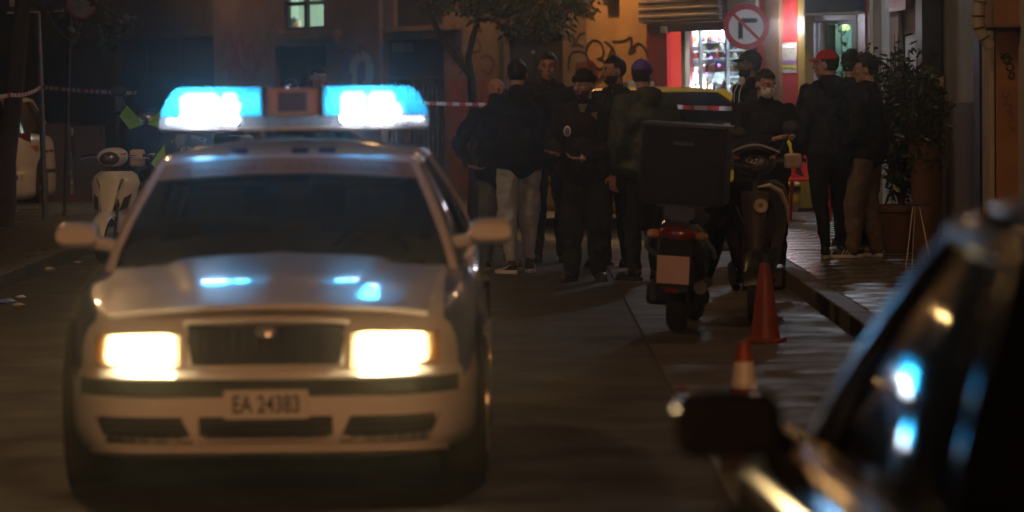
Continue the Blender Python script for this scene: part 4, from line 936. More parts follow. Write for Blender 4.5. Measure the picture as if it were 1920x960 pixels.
ws = scooter('scooter', 'white scooter parked by the left kerb facing us, beside the police car', (-3.76, 34.6, 0), R(-14), M['scooter_white'], M['scooter_white'], hz=1.0, mirrors=False)
MB().box((.2, .32, .99), (.14, .1, .16)).build('hand_guard', M['cream_plastic'], ws, bev=.03)
# black scooter with a big delivery box, rear towards us
bl = scooter('scooter', 'black delivery scooter with a tall square rear box and reddish plate, seen from behind', (0, 0, 0), R(172), M['black_gloss'], M['black_plastic'], hz=1.08, plate=M['plate_pink'])
g = gnd(1290, 632); bl.location = (g.x+.12, 24.5+1.25, 0); bl.rotation_euler[1] = R(-4)
q = MB().box((0, 1.32, 1.1), (.56, .5, .50)); bxo = q.build('delivery_box', M['rubber'], bl, bev=.03)
MB().box((0, 1.32, 1.365), (.57, .51, .03)).build('lid', M['black_plastic'], bxo, bev=.01); MB().box((.0, 1.578, 1.25), (.13, .012, .03)).build('catch', M['black_plastic'], bxo, bev=.004)
MB().box((0, 1.3, .845), (.3, .5, .02)).build('rack', M['dark_metal'], bl)
for sg in (-1, 1): MB().tube([(sg*.2, 1.0, .5), (sg*.22, 1.4, .56), (sg*.17, 1.68, .66)], .017, 8).build('grab_rail', M['silver'], bl)
# second scooter, cream trim, facing us
g2 = gnd(1450, 612)
cs = scooter('scooter', 'black scooter with cream handlebar cover and curved cream panel beside the tall traffic cone', (g2.x-.10, 25.3, 0), R(-4), M['black_gloss'], M['black_plastic'], hz=1.1, mirrors=True)
MB().slab(lambda u, v: (lerp(-.17, .17, u), .1+.22*v, 1.155+.055*math.sin(math.pi*u)*(1-.3*v)), 14, 5, (0, 0, .012)).build('cream_cover', M['cream_plastic'], cs, ang=60)
MB().tube([(.02, -.0, .93), (.1, .0, .94), (.17, .03, .90), (.215, .08, .80), (.23, .12, .66)], [.012, .035, .04, .035, .012], 10, .45).build('cream_panel', M['cream_plastic'], cs)
rd = MB().lathe([(.048, 0), (.048, .012), (.03, .016)], (.04, .02, .80), (0, -1, .2), 20).build('round_badge', M['cream_plastic'], cs); MB().lathe([(.016, .016), (.016, .022)], (.04, .02, .80), (0, -1, .2), 12).build('badge_centre', M['black_plastic'], rd)
MB().box((.26, .26, 1.1), (.12, .06, .1), (0, 0, .2)).build('hand_guard', M['cream_plastic'], cs, bev=.02)
# ---------------------------------------------------------------- ambulance motorcycle
am = empty('ambulance_motorcycle', (-3.62, 37.2, 0), R(-10), 'dark ambulance motorcycle with neon green panels standing behind the white scooter', 'motorcycle')
wheel(am, 0, .31, .06, M['dark_metal']); wheel(am, 1.5, .31, .075, M['dark_metal'])
MB().tube([(-.09, 0, .31), (-.09, .3, 1.0)], .025, 8).tube([(.09, 0, .31), (.09, .3, 1.0)], .025, 8).build('fork', M['dark_metal'], am)
def rg(y, hw, zb, zt, N=24): return [(hw*math.cos(t), y, (zb+zt)/2+(zt-zb)/2*math.sin(t)) for t in [2*math.pi*i/N for i in range(N)]]
MB().loft([rg(-.02, .04, .98, 1.06), rg(.06, .18, .92, 1.16), rg(.2, .3, .8, 1.2), rg(.4, .3, .7, 1.15), rg(.6, .2, .7, 1.05)]).build('fairing', M['navy'], am, ang=70)
MB().loft([rg(.5, .14, .75, 1.02), rg(.75, .19, .7, 1.1), rg(1.0, .15, .7, .98)]).build('fuel_tank', M['navy'], am, ang=70)
MB().loft([rg(.9, .13, .78, .9), rg(1.3, .17, .78, .92), rg(1.7, .12, .85, .98)]).build('seat', M['black_plastic'], am, ang=70)
MB().box((0, .9, .5), (.36, .55, .4)).build('engine', M['dark_metal'], am, bev=.06)
MB().slab(lambda u, v: ((u-.5)*lerp(.42, .3, v), .12+.2*v+.1*(2*u-1)**2, lerp(1.16, 1.44, v)), 10, 6, (0, .006, 0)).build('windscreen', M['dark_glass'], am)
hd_ = MB().ell((0, .02, 1.09), (.12, .05, .06), n=16, m=10).build('headlight', M['clear_head'], am); MB().ell((0, -.01, 1.1), (.07, .035, .04)).build('lens', M['chrome'], hd_)
for sg in (-1, 1):
    MB().add([(sg*.02, -.06, 1.05), (sg*.16, -.04, 1.20), (sg*.24, .02, 1.12), (sg*.14, -.03, 1.01), (sg*.02, -.03, 1.05), (sg*.16, -.01, 1.20), (sg*.24, .05, 1.12), (sg*.14, .0, 1.01)], [(0, 1, 2, 3), (4, 7, 6, 5), (0, 4, 5, 1), (1, 5, 6, 2), (2, 6, 7, 3), (3, 7, 4, 0)]).build('hi_vis_panel', M['neon_green'], am)
    MB().tube([(sg*.1, .4, 1.15), (sg*.42, .5, 1.14)], .016, 8).build('handlebar', M['dark_metal'], am)
    pn = MB().box((sg*.36, 1.45, .72), (.24, .5, .42)).build('pannier', M['black_plastic'], am, bev=.03)
    MB().tube([(sg*.3, .48, 1.16), (sg*.36, .47, 1.28)], .006, 6).ell((sg*.37, .47, 1.32), (.07, .02, .045)).build('mirror', M['black_plastic'], am)
# the rider's top case with lettering and star badge turned to us is carried by a second machine
am.scale = (1.22, 1.22, 1.22)
a2 = empty('ambulance_motorcycle', (-3.1, 35.9, 0), R(8), 'dark ambulance motorcycle with arched lettering and a round star badge on its screen', 'motorcycle')
wheel(a2, 0, .31, .06, M['dark_metal']); wheel(a2, 1.5, .31, .075, M['dark_metal'])
MB().tube([(-.09, 0, .31), (-.09, .3, .95)], .025, 8).tube([(.09, 0, .31), (.09, .3, .95)], .025, 8).build('fork', M['dark_metal'], a2)
MB().loft([rg(-.02, .04, .9, .98), rg(.06, .2, .8, 1.06), rg(.2, .34, .7, 1.14), rg(.4, .34, .6, 1.1), rg(.6, .2, .6, 1.0)]).build('fairing', M['navy'], a2, ang=70)
scn = MB().slab(lambda u, v: ((u-.5)*lerp(.62, .42, v), -.02+.16*v+.16*(2*u-1)**2, lerp(.88, 1.3, v)), 12, 8, (0, .008, 0)).build('screen_panel', M['navy'], a2, ang=60)
t1 = text('lettering', 'AMBULANCE', .062, M['litter_white'], scn, (0, .0, 1.17), rot=(R(70), 0, 0), depth=.002, bend=.28)
MB().lathe([(.058, 0), (.058, .004), (.001, .005)], (-.02, .0, 1.03), (0, -1, .3), 24).build('round_badge', M['litter_white'], scn)
sb = MB()
for k in range(3): sb.box((-.02, -.008, 1.031), (.016, .003, .086), (0, R(60*k), 0))
sb.build('star', M['police_blue'], scn)
MB().add([(-.36, -.0, .92), (-.23, -.06, 1.1), (-.22, -.07, .96), (-.28, -.03, .83), (-.36, .03, .92), (-.23, -.03, 1.1), (-.22, -.04, .96), (-.28, .0, .83)], [(0, 1, 2, 3), (4, 7, 6, 5), (0, 4, 5, 1), (1, 5, 6, 2), (2, 6, 7, 3), (3, 7, 4, 0)]).build('hi_vis_panel', M['neon_green'], a2)
MB().loft([rg(.5, .14, .7, .98), rg(.75, .19, .65, 1.05), rg(1.0, .15, .65, .95), rg(1.6, .14, .7, .95)]).build('fuel_tank', M['navy'], a2, ang=70)
MB().box((0, 1.6, 1.1), (.42, .38, .32)).build('top_case', M['black_plastic'], a2, bev=.04)
MB().box((0, .9, .45), (.36, .55, .4)).build('engine', M['dark_metal'], a2, bev=.06)
for sg in (-1, 1):
    MB().tube([(sg*.1, .35, 1.02), (sg*.42, .42, .98)], .016, 8).build('handlebar', M['silver'], a2)
    MB().ell((sg*.24, .06, .98), (.03, .02, .03)).build('indicator', M['amber'], a2)
# ================================================================ cones, sign, poles, tape, litter, chair
def cone(label, x, y):
    c_ = empty('traffic_cone', (x, y, 0), random.uniform(-.3, .3), label, 'traffic cone', 'orange traffic cones by the scooters')
    MB().box((0, 0, .015), (.23, .23, .03)).build('base', M['cone_orange'], c_, bev=.01)
    MB().lathe([(.096, .03), (.091, .05), (.073, .2)], (0, 0, 0), n=28).build('cone_body', M['cone_orange'], c_)
    MB().lathe([(.0733, .2), (.060, .3)], (0, 0, 0), n=28).build('cone_body', M['cone_orange'], c_)
    MB().lathe([(.0605, .3), (.0425, .415)], (0, 0, 0), n=28).build('band', M['cone_white'] if 'white' in label else M['cone_orange'], c_)
    MB().lathe([(.0428, .415), (.03, .49), (.026, .5), (.012, .495)], (0, 0, 0), n=28).build('tip', M['cone_orange'], c_)
g = gnd(1435, 642); cone('plain orange traffic cone in front of the parked scooters', g.x, g.y)
g = gnd(1396, 853); cone('orange traffic cone with a white band, nearer than the plain one', g.x, g.y)
v = at(1399, 50, 44.3)
sg_ = empty('traffic_sign', (v.x, v.y, .03), 0, 'round no right turn sign with red ring on a post before the shop', 'traffic sign')
zc = v.z-.03
MB().tube([(0, .04, 0), (0, .04, zc+.25)], .03, 12).build('post', M['grey_metal'], sg_)
MB().box((0, .03, zc-.28), (.05, .06, .06)).build('bracket', M['silver'], sg_)
fc = MB().lathe([(.272, 0), (.272, .004), (.001, .004)], (0, 0, zc), (0, -1, 0), 48).build('face', M['sign_white'], sg_)
rgm = MB()
for r0, r1, zz in ((.205, .272, -.0065),):
    rgm.loft([[(math.cos(t)*r, y_, zc+math.sin(t)*r) for t in [2*math.pi*i/64 for i in range(64)]] for r, y_ in ((r0, zz+.003), (r0, zz), (r1, zz), (r1, zz+.003))], caps=False)
rgm.build('red_ring', M['sign_red'], sg_)
MB().box((0, -.0115, zc), (.43, .003, .036), (0, R(45), 0)).build('red_bar', M['sign_red'], sg_)
ar = MB().add([(-.085, -.006, zc-.15), (-.058, -.006, zc-.13), (-.03, -.006, zc-.15), (-.03, -.006, zc+.06), (-.085, -.006, zc+.045), (-.03, -.006, zc+.06)][:0], [])
def poly(mb, pts, y0, y1):
    n_ = len(pts); mb.add([(x, y0, z) for x, z in pts]+[(x, y1, z) for x, z in pts], [tuple(range(n_)), tuple(range(2*n_-1, n_-1, -1))]+[(i, (i+1) % n_, (i+1) % n_+n_, i+n_) for i in range(n_)]); return mb
poly(ar, [(-.095, zc-.155), (-.068, zc-.132), (-.04, zc-.155), (-.04, zc+.03), (-.095, zc+.03)], -.008, -.004)
poly(ar, [(-.095, zc+.031), (-.04, zc+.031), (-.02, zc+.045), (.115, zc+.045), (.14, zc+.072), (.115, zc+.1), (-.045, zc+.1), (-.085, zc+.075)], -.008, -.004)
ar.build('turn_arrow', M['sign_black'], sg_)
MB().ell((0, -.006, zc+.243), (.007, .004, .007)).ell((0, -.006, zc-.13), (.005, .004, .005)).build('rivet', M['silver'], sg_)
# poles on the left pavement
b = gnd(85, 412, .12)
p1 = empty('sign_post', (b.x, b.y, .12), 0, 'grey post with a blue street name plate on top, beside the leaning tree', 'sign post')
t0 = at(68, -30, b.y); tp = at(76, 160, b.y)
MB().tube([(0, 0, 0), (tp.x-b.x, 0, tp.z-.12), (t0.x-b.x, 0, t0.z-.12)], .034, 12).build('post', M['grey_metal'], p1)
v = at(66, 4, b.y-.06); bw = 104*b.y/7000/2
pn = MB().box((v.x-b.x, -.06, v.z-.12), (bw*2, .05, .22), (0, R(-1.5), 0)).build('name_plate', M['sign_blue'], p1, bev=.01)
MB().box((v.x-b.x, -.06, v.z-.12-.113), (bw*2.04, .07, .02), (0, R(-1.5), 0)).build('plate_frame', M['silver'], pn)
MB().box((v.x-b.x-bw*.82, -.09, v.z-.12+.02), (.06, .01, .14)).build('plate_mark', M['litter_white'], pn)
text('plate_text', 'ΟΔΟΣ', .11, M['litter_white'], pn, (v.x-b.x+.05, -.087, v.z-.12+.06), depth=.001)
b2 = gnd(120, 405, .12)
p2 = empty('sign_post', (b2.x, b2.y, .12), 0, 'thin dark post carrying a round red edged sign seen from its side', 'sign post')
t0 = at(134, -40, b2.y); MB().tube([(0, 0, 0), (t0.x-b2.x, 0, t0.z-.12)], .022, 10).build('post', M['dark_metal'], p2)
v = at(152, 4, b2.y-.05); MB().lathe([(.2, 0), (.2, .008), (.001, .008)], (v.x-b2.x, -.05, v.z-.12), (.5, -1, 0), 36).build('face', M['paper'], p2)
rr_ = MB(); rr_.torus((v.x-b2.x-.0+.006, -.062, v.z-.12), .185, .014, (.5, -1, 0), 36, 6, .3); rr_.build('ring', M['sign_red'], p2)
# leaning tree at the left edge
bt = gnd(6, 425, .12)
tr = empty('street_tree', (bt.x, bt.y, .12), 0, 'dark leaning street tree trunk at the left edge of the picture', 'tree')
pp = [Vector((0, 0, 0))]+[at(x, y, bt.y)-Vector((bt.x, bt.y, .12)) for x, y in ((10, 300), (24, 200), (34, 90), (44, 0), (50, -90))]
MB().tube(pp, [.15, .12, .105, .095, .085, .08], 12).build('trunk', M['bark'], tr)
brs = MB(); q1 = [at(x, y, bt.y)-Vector((bt.x, bt.y, .12)) for x, y in ((42, -10), (90, 30), (112, 62), (135, 80), (170, 85), (205, 76))]; brs.tube(q1, [.03, .02, .012, .009, .007, .004], 8)
q2 = [at(x, y, bt.y)-Vector((bt.x, bt.y, .12)) for x, y in ((44, -40), (120, -20), (190, 10), (240, 40))]; brs.tube(q2, [.03, .02, .012, .005], 8)
brs.build('branch', M['bark'], tr)
def leafmb(mb, c, L, wd, rnd=random):
    d = Vector((rnd.uniform(-1, 1), rnd.uniform(-1, 1), rnd.uniform(-1, .5))).normalized(); d, a, b_ = basis(d); a = (a*math.cos(2)+b_*math.sin(rnd.uniform(0, 6))).normalized()
    c = Vector(c); n_ = d.cross(a)*.0
    mb.add([c, c+d*L*.35+a*wd, c+d*L*.8+a*wd*.6, c+d*L, c+d*L*.75-a*wd*.7, c+d*L*.3-a*wd], [(0, 1, 2, 3, 4, 5)])
def foliage(mb, c, r, n_, L, wd, sq=1):
    for i in range(n_):
        while True:
            q = Vector((random.uniform(-1, 1), random.uniform(-1, 1), random.uniform(-1, 1)))
            if q.length < 1 and noise.noise(q*2.2+Vector(c)) > -.12: break
        leafmb(mb, Vector(c)+Vector((q.x*r[0], q.y*r[1], q.z*r[2])), L*random.uniform(.7, 1.3), wd)
lf = MB()
for x, y, rr2 in ((195, 48, .1), (215, 62, .1), (240, 40, .12), (205, 78, .08), (150, 60, .12), (100, -5, .25), (180, 0, .16)):
    foliage(lf, at(x, y, bt.y-.1)-Vector((bt.x, bt.y, .12)), (rr2, rr2, rr2), 22, .1, .035)
for i in range(16):
    foliage(lf, at(random.uniform(-60, 260), random.uniform(-230, -70), bt.y+random.uniform(-.8, .8))-Vector((bt.x, bt.y, .12)), (.4, .4, .3), 90, .1, .035)
tag(lf.build('crown', M['leaf_dark'], tr, ang=5), kind='stuff')
# tree before the far building
bt = gnd(885, 345, .03); bt.y = 44
bt = Vector((at(888, 300, 44).x, 44, .03))
t2 = empty('street_tree', tuple(bt), 0, 'street tree with orange fruit overhead, forking in front of the graffiti wall', 'tree')
def tl(x, y, Y=44): return at(x, y, Y)-bt
tk = MB().tube([(0, 0, 0), tl(892, 230), tl(886, 170), tl(884, 140)], [.09, .07, .06, .055], 10); tk.tube([tl(884, 142), tl(878, 110), tl(886, 70), tl(900, 30), tl(920, -40)], [.05, .04, .035, .03, .03], 10); tk.tube([tl(884, 142), tl(866, 120), tl(842, 92), tl(822, 60), tl(806, 24), tl(790, -30)], [.05, .045, .04, .035, .03, .02], 10)
tk.build('trunk', M['bark'], t2, ang=80)
lf = MB(); ft = []
for x, y, rr2, n_ in ((820, 0, .22, 180), (870, -10, .3, 220), (930, 0, .34, 300), (985, 10, .36, 380), (1040, 15, .34, 320), (1080, -15, .3, 220), (1015, 45, .22, 170), (965, 50, .2, 120), (1045, 52, .16, 90), (900, 20, .2, 110), (1100, 20, .14, 50), (980, -60, .6, 700), (840, -60, .5, 420), (1100, -70, .5, 400)):
    foliage(lf, tl(x, y, 44+random.uniform(-.5, .4)), (rr2, rr2, rr2*.8), n_, .1, .02)
tag(lf.build('crown', M['leaf_tree'], t2, ang=5), kind='stuff')
om = MB().ell((0, 0, 0), (.028, .028, .026), n=8, m=6).mesh('fruit'); om.materials.append(M['leaf_orange'])
for x, y in ((990, 40), (1012, 5), (1028, 12), (1018, 22), (1024, 2), (902, 57), (975, 2), (940, 38), (1000, 34), (860, 5)):
    for k in range(2):
        o = bpy.data.objects.new('fruit', om); col.objects.link(o); o.parent = t2; o.location = tl(x+random.uniform(-5, 5), y+random.uniform(-3, 3), 43.6)
# barrier tape
tape = tag(empty('barrier_tape'), 'red and white striped barrier tape strung across the street between the posts', 'barrier tape')
def tape_run(pts, n_=60, w_=.021):
    segs = []
    for i in range(len(pts)-1):
        for k in range(n_):
            t = k/n_; a = pts[i].lerp(pts[i+1], t); sag = -.35*(t*(1-t))*(pts[i+1]-pts[i]).length*.05; segs.append(a+Vector((0, 0, sag)))
    segs.append(pts[-1]); dist = 0; cur = None
    for i in range(len(segs)-1):
        a, b_ = segs[i], segs[i+1]; tw = .35*math.sin(i*.25); u = Vector((math.sin(tw)*.3, math.sin(tw), math.cos(tw)))*w_; u2 = Vector((0, math.sin(tw+.1), 1)).normalized()*w_
        dist += (b_-a).length; k = int(dist/.13) % 2
        if cur is None or cur[0] != k:
            if cur: cur[1].build(('white_stripe', 'red_stripe')[cur[0]], M[('tape_white', 'tape_red')[cur[0]]], tape)
            cur = (k, MB())
        cur[1].add([a-u, b_-u, b_+u, a+u], [(0, 1, 2, 3)])
    cur[1].build(('white_stripe', 'red_stripe')[cur[0]], M[('tape_white', 'tape_red')[cur[0]]], tape)
tape_run([at(-60, 190, 36), at(20, 178, 35.5), at(76, 163, b.y-.05)], 40); tape_run([at(76, 163, b.y-.05), at(330, 174, 38), at(600, 184, 41), at(915, 196, 43.5)], 50)
tape_run([at(915, 196, 43.5), at(1130, 199, 44), at(1258, 200, 44.5)], 40, .024); tape_run([at(1258, 200, 39.8), at(1395, 204, 39.8)], 50, .024)
# litter on the left of the road
def crumple(name, label, x, y, s_, m_):
    g = gnd(x, y, 0); mb = MB().ell((0, 0, s_*.25), (s_, s_*.8, s_*.3), n=14, m=9, nz=.8, ns=30); tag(mb.build(name, M[m_], ang=10, loc=(g.x, g.y, 0)), label, 'litter')
crumple('litter', 'crumpled blue plastic bag lying on the road at the left edge', 12, 571, .08, 'litter_blue')
crumple('litter', 'small white paper scrap just beyond the blue bag', 39, 559, .04, 'litter_white')
crumple('litter', 'flat grey wrapper lying nearest, in front of the blue bag', 34, 575, .05, 'paper')
crumple('litter', 'dull wrapper by the left kerb near the scooter', 90, 508, .06, 'paper')
crumple('litter', 'tiny pale scrap near the left kerb below the scooter', 146, 493, .035, 'litter_white')
crumple('litter', 'small reddish leaf of litter on the gutter line', 1277, 733, .035, 'red_plaster')
# red plastic chair before the shop
v = gnd(1515, 400, .12)
ch = empty('plastic_chair', (at(1508, 300, 40.5).x, 40.5, .115), R(-20), 'red plastic chair on the pavement behind the man in the red cap', 'chair')
MB().slab(lambda u, v: ((u-.5)*.44, (v-.5)*.44, .44+.012*(2*u-1)**2), 8, 8, (0, 0, .022)).build('seat', M['red_plastic'], ch, ang=60)
MB().slab(lambda u, v: ((u-.5)*lerp(.42, .38, v), .2+.07*v-.03*math.cos((u-.5)*3), .47+.42*v), 8, 8, (0, .02, 0)).build('backrest', M['red_plastic'], ch, ang=60)
for x in (-1, 1):
    for y in (-1, 1): MB().tube([(x*.19, y*.19, .45), (x*.23, y*.23, 0)], [.024, .018], 8).build('leg', M['red_plastic'], ch)
# potted bushes on the right pavement
def potted(name, label, x, y, pot_h, pot_r, crown, leaves, stems, pm='terracotta'):
    p = empty(name, (x, y, .115), 0, label, 'potted plant')
    pt = MB().lathe([(pot_r*.72, 0), (pot_r*.75, .02), (pot_r, pot_h*.85), (pot_r*1.08, pot_h*.86), (pot_r*1.08, pot_h), (pot_r*.9, pot_h), (pot_r*.88, pot_h-.05), (.001, pot_h-.05)], (0, 0, 0), n=28).build('pot', M[pm], p)
    st = MB(); lf = MB()
    for i in range(stems):
        a = random.uniform(0, 6.28); r_ = random.uniform(.1, 1)
        top = Vector((crown[0]+math.cos(a)*crown[3]*r_, crown[1]+math.sin(a)*crown[3]*r_, random.uniform(crown[2]*.75, crown[2])))
        mid = Vector((top.x*.4, top.y*.4, top.z*.55)); P_ = [Vector((0, 0, pot_h-.06)), mid, top]; st.tube(P_, [.012, .008, .003], 6)
        for k in range(leaves):
            t = random.uniform(.12, 1); q = P_[1].lerp(P_[2], (t-.4)/.6) if t > .4 else P_[0].lerp(P_[1], t/.4)
            q = q+Vector((random.uniform(-.07, .07), random.uniform(-.07, .07), random.uniform(-.04, .04))); leafmb(lf, q, random.uniform(.07, .12), .013)
    st.build('stem', M['bark'], p); tag(lf.build('foliage', M['leaf_dark'], p, ang=5), kind='stuff'); return p
x = at(1690, 300, 33.2).x; potted('potted_plant', 'large leafy bush in a tall pot against the right wall', x, 33.2, .42, .22, (0, 0, 1.95, .38), 34, 46, 'planter')
x = at(1735, 300, 31.6).x; potted('potted_plant', 'bushy plant in an orange brown pot beside the white wall', x, 31.6, 1.0, .13, (-.05, 0, 1.75, .3), 26, 30, 'planter')
x = at(1583, 300, 42.3).x; potted('potted_plant', 'tall thin plant rising before the green lit shop door', x, 42.3, .4, .14, (0, 0, 2.28, .07), 26, 3)
for (x0, y0, x1, y1) in ((1735, 385, 1745, 420), (1702, 420, 1699, 455), (1712, 445, 1720, 462)): pass
fr = empty('folding_stand', (at(1712, 440, 30.5).x, 30.5, .115), 0, 'small folding metal stand beside the plant pots on the right pavement', 'stand')
for a_, b_ in (((-.06, 0, 0), (.0, 0, .5)), ((.14, 0, .05), (.05, 0, .5)), ((0, .1, 0), (.02, .02, .5))): MB().tube([a_, b_], .006, 6).build('leg', M['silver'], fr)
MB().box((.03, .02, .51), (.2, .2, .02)).build('top', M['dark_metal'], fr)
# ================================================================ people
cl_tex = bpy.data.textures.new('folds', 'CLOUDS'); cl_tex.noise_scale = .1; cl_tex.noise_depth = 2
def mods(o, vox, sm, disp=0):
    r = o.modifiers.new('remesh', 'REMESH'); r.mode = 'VOXEL'; r.voxel_size = vox; r.use_smooth_shade = True
    q = o.modifiers.new('smooth', 'SMOOTH'); q.factor = .5; q.iterations = sm
    if disp:
        d = o.modifiers.new('folds', 'DISPLACE'); d.texture = cl_tex; d.strength = disp; d.mid_level = .5
    return o
def person(label, x, y, z, H, yaw, top='black_cloth', legs='black_cloth', skin='skin', hair='short', hairm='hair_black', head=(0, 0), armL=None, armR=None,
           feet=((-.11, -.02, 0), (.11, .02, 0)), lean=0, shoe='black_plastic', shoes='plain', beard=None, hat=None, extra=None, bulk=1.0, face=True, hands=True, legw=1.0, hood=False, taper=False, jlen=0.0, vox=.0085):
    """x<0 is the figure's own right arm; faces -Y at yaw 0; arm = (elbow, wrist, finger direction)"""
    r = empty('person', (x, y, z), R(yaw), label, 'person'); k = H/1.78; r.scale = (k, k, k)
    aR = armR or ((-.26, .04, 1.12), (-.27, -.03, .87), (0, -.12, -1)); aL = armL or ((.26, .04, 1.12), (.27, -.03, .87), (0, -.12, -1))
    sh = ((-.185, .01, 1.42), (.185, .01, 1.42)); hip = ((-.09, .01, .92), (.09, .01, .92))
    HM = Matrix.Rotation(R(head[0]), 3, 'Z') @ Matrix.Rotation(R(head[1]), 3, 'X'); hc = Vector((0, -.015+lean*.1, 1.655))
    def hp(v): return hc + HM @ Vector(v)
    he = HM.to_euler('XYZ')
    def hell(mb, c, rr, n=14, m=10, e0=None):
        m2 = MB().ell((0, 0, 0), rr, e0 or (0, 0, 0), n, m); mb.add([hp(Vector(v)+Vector(c)) for v in m2.v], m2.f)
    knee = [Vector((f[0]*.9+h[0]*.1, (f[1]+h[1])/2-.04, .5)) for f, h in zip(feet, hip)]
    b = MB()
    hell(b, (0, .012, .022), (.074, .093, .095), 20, 14); hell(b, (0, -.03, -.045), (.056, .058, .062)); hell(b, (0, -.066, -.088), (.026, .022, .02))
    if face:
        hell(b, (0, -.105, -.02), (.0135, .02, .017)); hell(b, (0, -.09, .0), (.009, .018, .03)); hell(b, (0, -.074, .032), (.054, .018, .011))
        for sg in (-1, 1): hell(b, (sg*.04, -.066, -.02), (.02, .018, .016))
        hell(b, (0, -.087, -.054), (.024, .012, .007)); hell(b, (0, -.085, -.066), (.02, .012, .007))
    for sg in (-1, 1): hell(b, (sg*.079, .012, -.008), (.01, .02, .032))
    b.cap(hp((0, .025, -.05)), (0, .02, 1.44), .052, .062)
    b.ell((0, .01, 1.27), (.15, .095, .2)); b.ell((0, .01, 1.02), (.13, .09, .16)); b.cap(sh[0], sh[1], .055, .055)
    for s_, (e_, w_, fd) in zip(sh, (aR, aL)):
        b.cap(s_, e_, .042, .036); b.cap(e_, w_, .036, .024)
    for h_, kn, f in zip(hip, knee, feet):
        b.cap(h_, kn, .075, .052); b.cap(kn, (f[0], f[1], .09), .05, .036); b.ell((f[0], f[1]-.02, .05), (.025, .05, .02))
    for (e_, w_, fd), sg in ((aR, -1), (aL, 1)):
        if not hands: continue
        w_ = Vector(w_); d, a, c = basis(fd); fore = (w_-Vector(e_)).normalized()
        side = a if len(fd) < 1 else a
        pl = w_+d*.05
        for t in (-1.2, -.4, .4, 1.2): b.cap(w_+side*t*.012, w_+d*.085+side*t*.018, .014, .013, 8)
        inw = Vector((-sg, -.25, 0)); inw = (inw - d*inw.dot(d)); inw = inw.normalized() if inw.length > .1 else c
        for i, (t, L) in enumerate(((-1.5, .068), (-.5, .08), (.5, .076), (1.5, .058))):
            p0 = w_+d*.088+side*t*.0155; p1 = p0+(d*.9+inw*.25+side*t*.05).normalized()*L*.55; p2 = p1+(d*.55+inw*.75).normalized()*L*.5
            b.cap(p0, p1, .0095, .0085, 8); b.cap(p1, p2, .0085, .007, 8)
        th = -side if (side.dot(Vector((0, -1, .3))) < 0) else side
        p0 = w_+d*.03+th*.022; p1 = p0+(d*.5+th*.8).normalized()*.04; p2 = p1+(d*.85+th*.3+inw*.2).normalized()*.03; b.cap(p0, p1, .013, .011, 8); b.cap(p1, p2, .0105, .0085, 8)
    mods(b.build('body', M[skin], r), min(vox, .0075) if hands or face else .011, 2)
    # face details
    if face:
        for sg in (-1, 1):
            e = MB(); hell(e, (sg*.031, -.0745, .012), (.0125, .012, .0075)); eo = e.build('eye', M['eye_white'], r)
            e = MB(); hell(e, (sg*.031, -.0845, .012), (.006, .004, .006), 10, 6); e.build('iris', M['iris'], eo)
            e = MB(); hell(e, (sg*.032, -.089, .034), (.019, .006, .0045), 12, 6); e.build('eyebrow', M[hairm], r)
        e = MB(); hell(e, (0, -.0925, -.060), (.021, .008, .007), 12, 6); e.build('mouth', M['lip'], r)
    # hair
    def shell(nm, mm, c, rr, keep, nz=.0, n=30, m=22):
        e = MB().ell((0, 0, 0), rr, n=n, m=m, keep=lambda v: keep(v+Vector(c)), nz=nz, ns=38); h = MB().add([hp(Vector(v)+Vector(c)) for v in e.v], e.f); return h.build(nm, M[mm], r, ang=80)
    hl = lambda v: v.z > .058 if v.y < -.035 else (v.z > .02 if v.y < .0 else v.z > -.055)
    if hair == 'short': shell('hair', hairm, (0, .016, .027), (.082, .1, .101), hl, .13)
    elif hair == 'curly': shell('hair', hairm, (0, .02, .04), (.094, .108, .108), hl, .28)
    elif hair == 'bald': shell('hair', 'hair_brown', (0, .014, .02), (.078, .097, .096), lambda v: v.z < .03 and v.y > .0 and v.z > -.05, .02)
    if beard:
        shell('beard', beard, (0, -.032, -.05), (.063, .068, .072), lambda v: v.y < .01 and v.z < -.032 and not (abs(v.x) < .024 and -.068 < v.z < -.05 and v.y < -.07) , .08)
        e = MB(); hell(e, (0, -.094, -.044), (.026, .008, .0055), 12, 6); e.build('moustache', M[beard], r)
    if hat == 'beanie':
        shell('beanie', 'black_cloth', (0, .018, .03), (.092, .11, .118), lambda v: v.z > .045-.25*(v.y-.0)*.5)
        mb = MB(); tt = MB().torus((0, .016, .052), .089, .014, (0, .12, 1), 30, 8, 1.9); mb.add([hp((v[0], v[1]*1.15, v[2])) for v in tt.v], tt.f); mb.build('cuff', M['black_cloth'], r)
    if hat in ('black', 'red', 'blue'):
        cm = {'black': 'black_cloth', 'red': 'red_cap', 'blue': 'blue_lit_cap'}[hat]
        c_ = shell('cap', cm, (0, .016, .036), (.089, .107, .1), lambda v: v.z > .04)
        tt = MB().slab(lambda u, v: ((u-.5)*.15*(1-.15*v), -.075-.075*v+.03*(2*u-1)**2*(1-v)-.0+.045*(2*u-1)**2*v, .058-.016*v-.02*(2*u-1)**2), 12, 6, (0, 0, .005))
        MB().add([hp(v) for v in tt.v], tt.f).build('brim', M[cm], c_, ang=60)
        e = MB(); hell(e, (0, .02, .136), (.008, .008, .005)); e.build('button', M[cm], c_)
        if hat == 'black': e = MB(); hell(e, (0, -.088, .085), (.014, .005, .012)); e.build('cap_badge', M['cone_white'], c_)
    if extra == 'mask':
        m_ = shell('face_mask', 'white_cloth', (0, -.04, -.045), (.062, .07, .062), lambda v: v.y < -.03 and v.z < .0)
        for sg in (-1, 1): MB().tube([hp((sg*.056, -.06, -.02)), hp((sg*.076, -.01, .0)), hp((sg*.085, .02, .01))], .002, 5).build('ear_loop', M['white_cloth'], m_)
    # jacket
    j = MB(); B = bulk
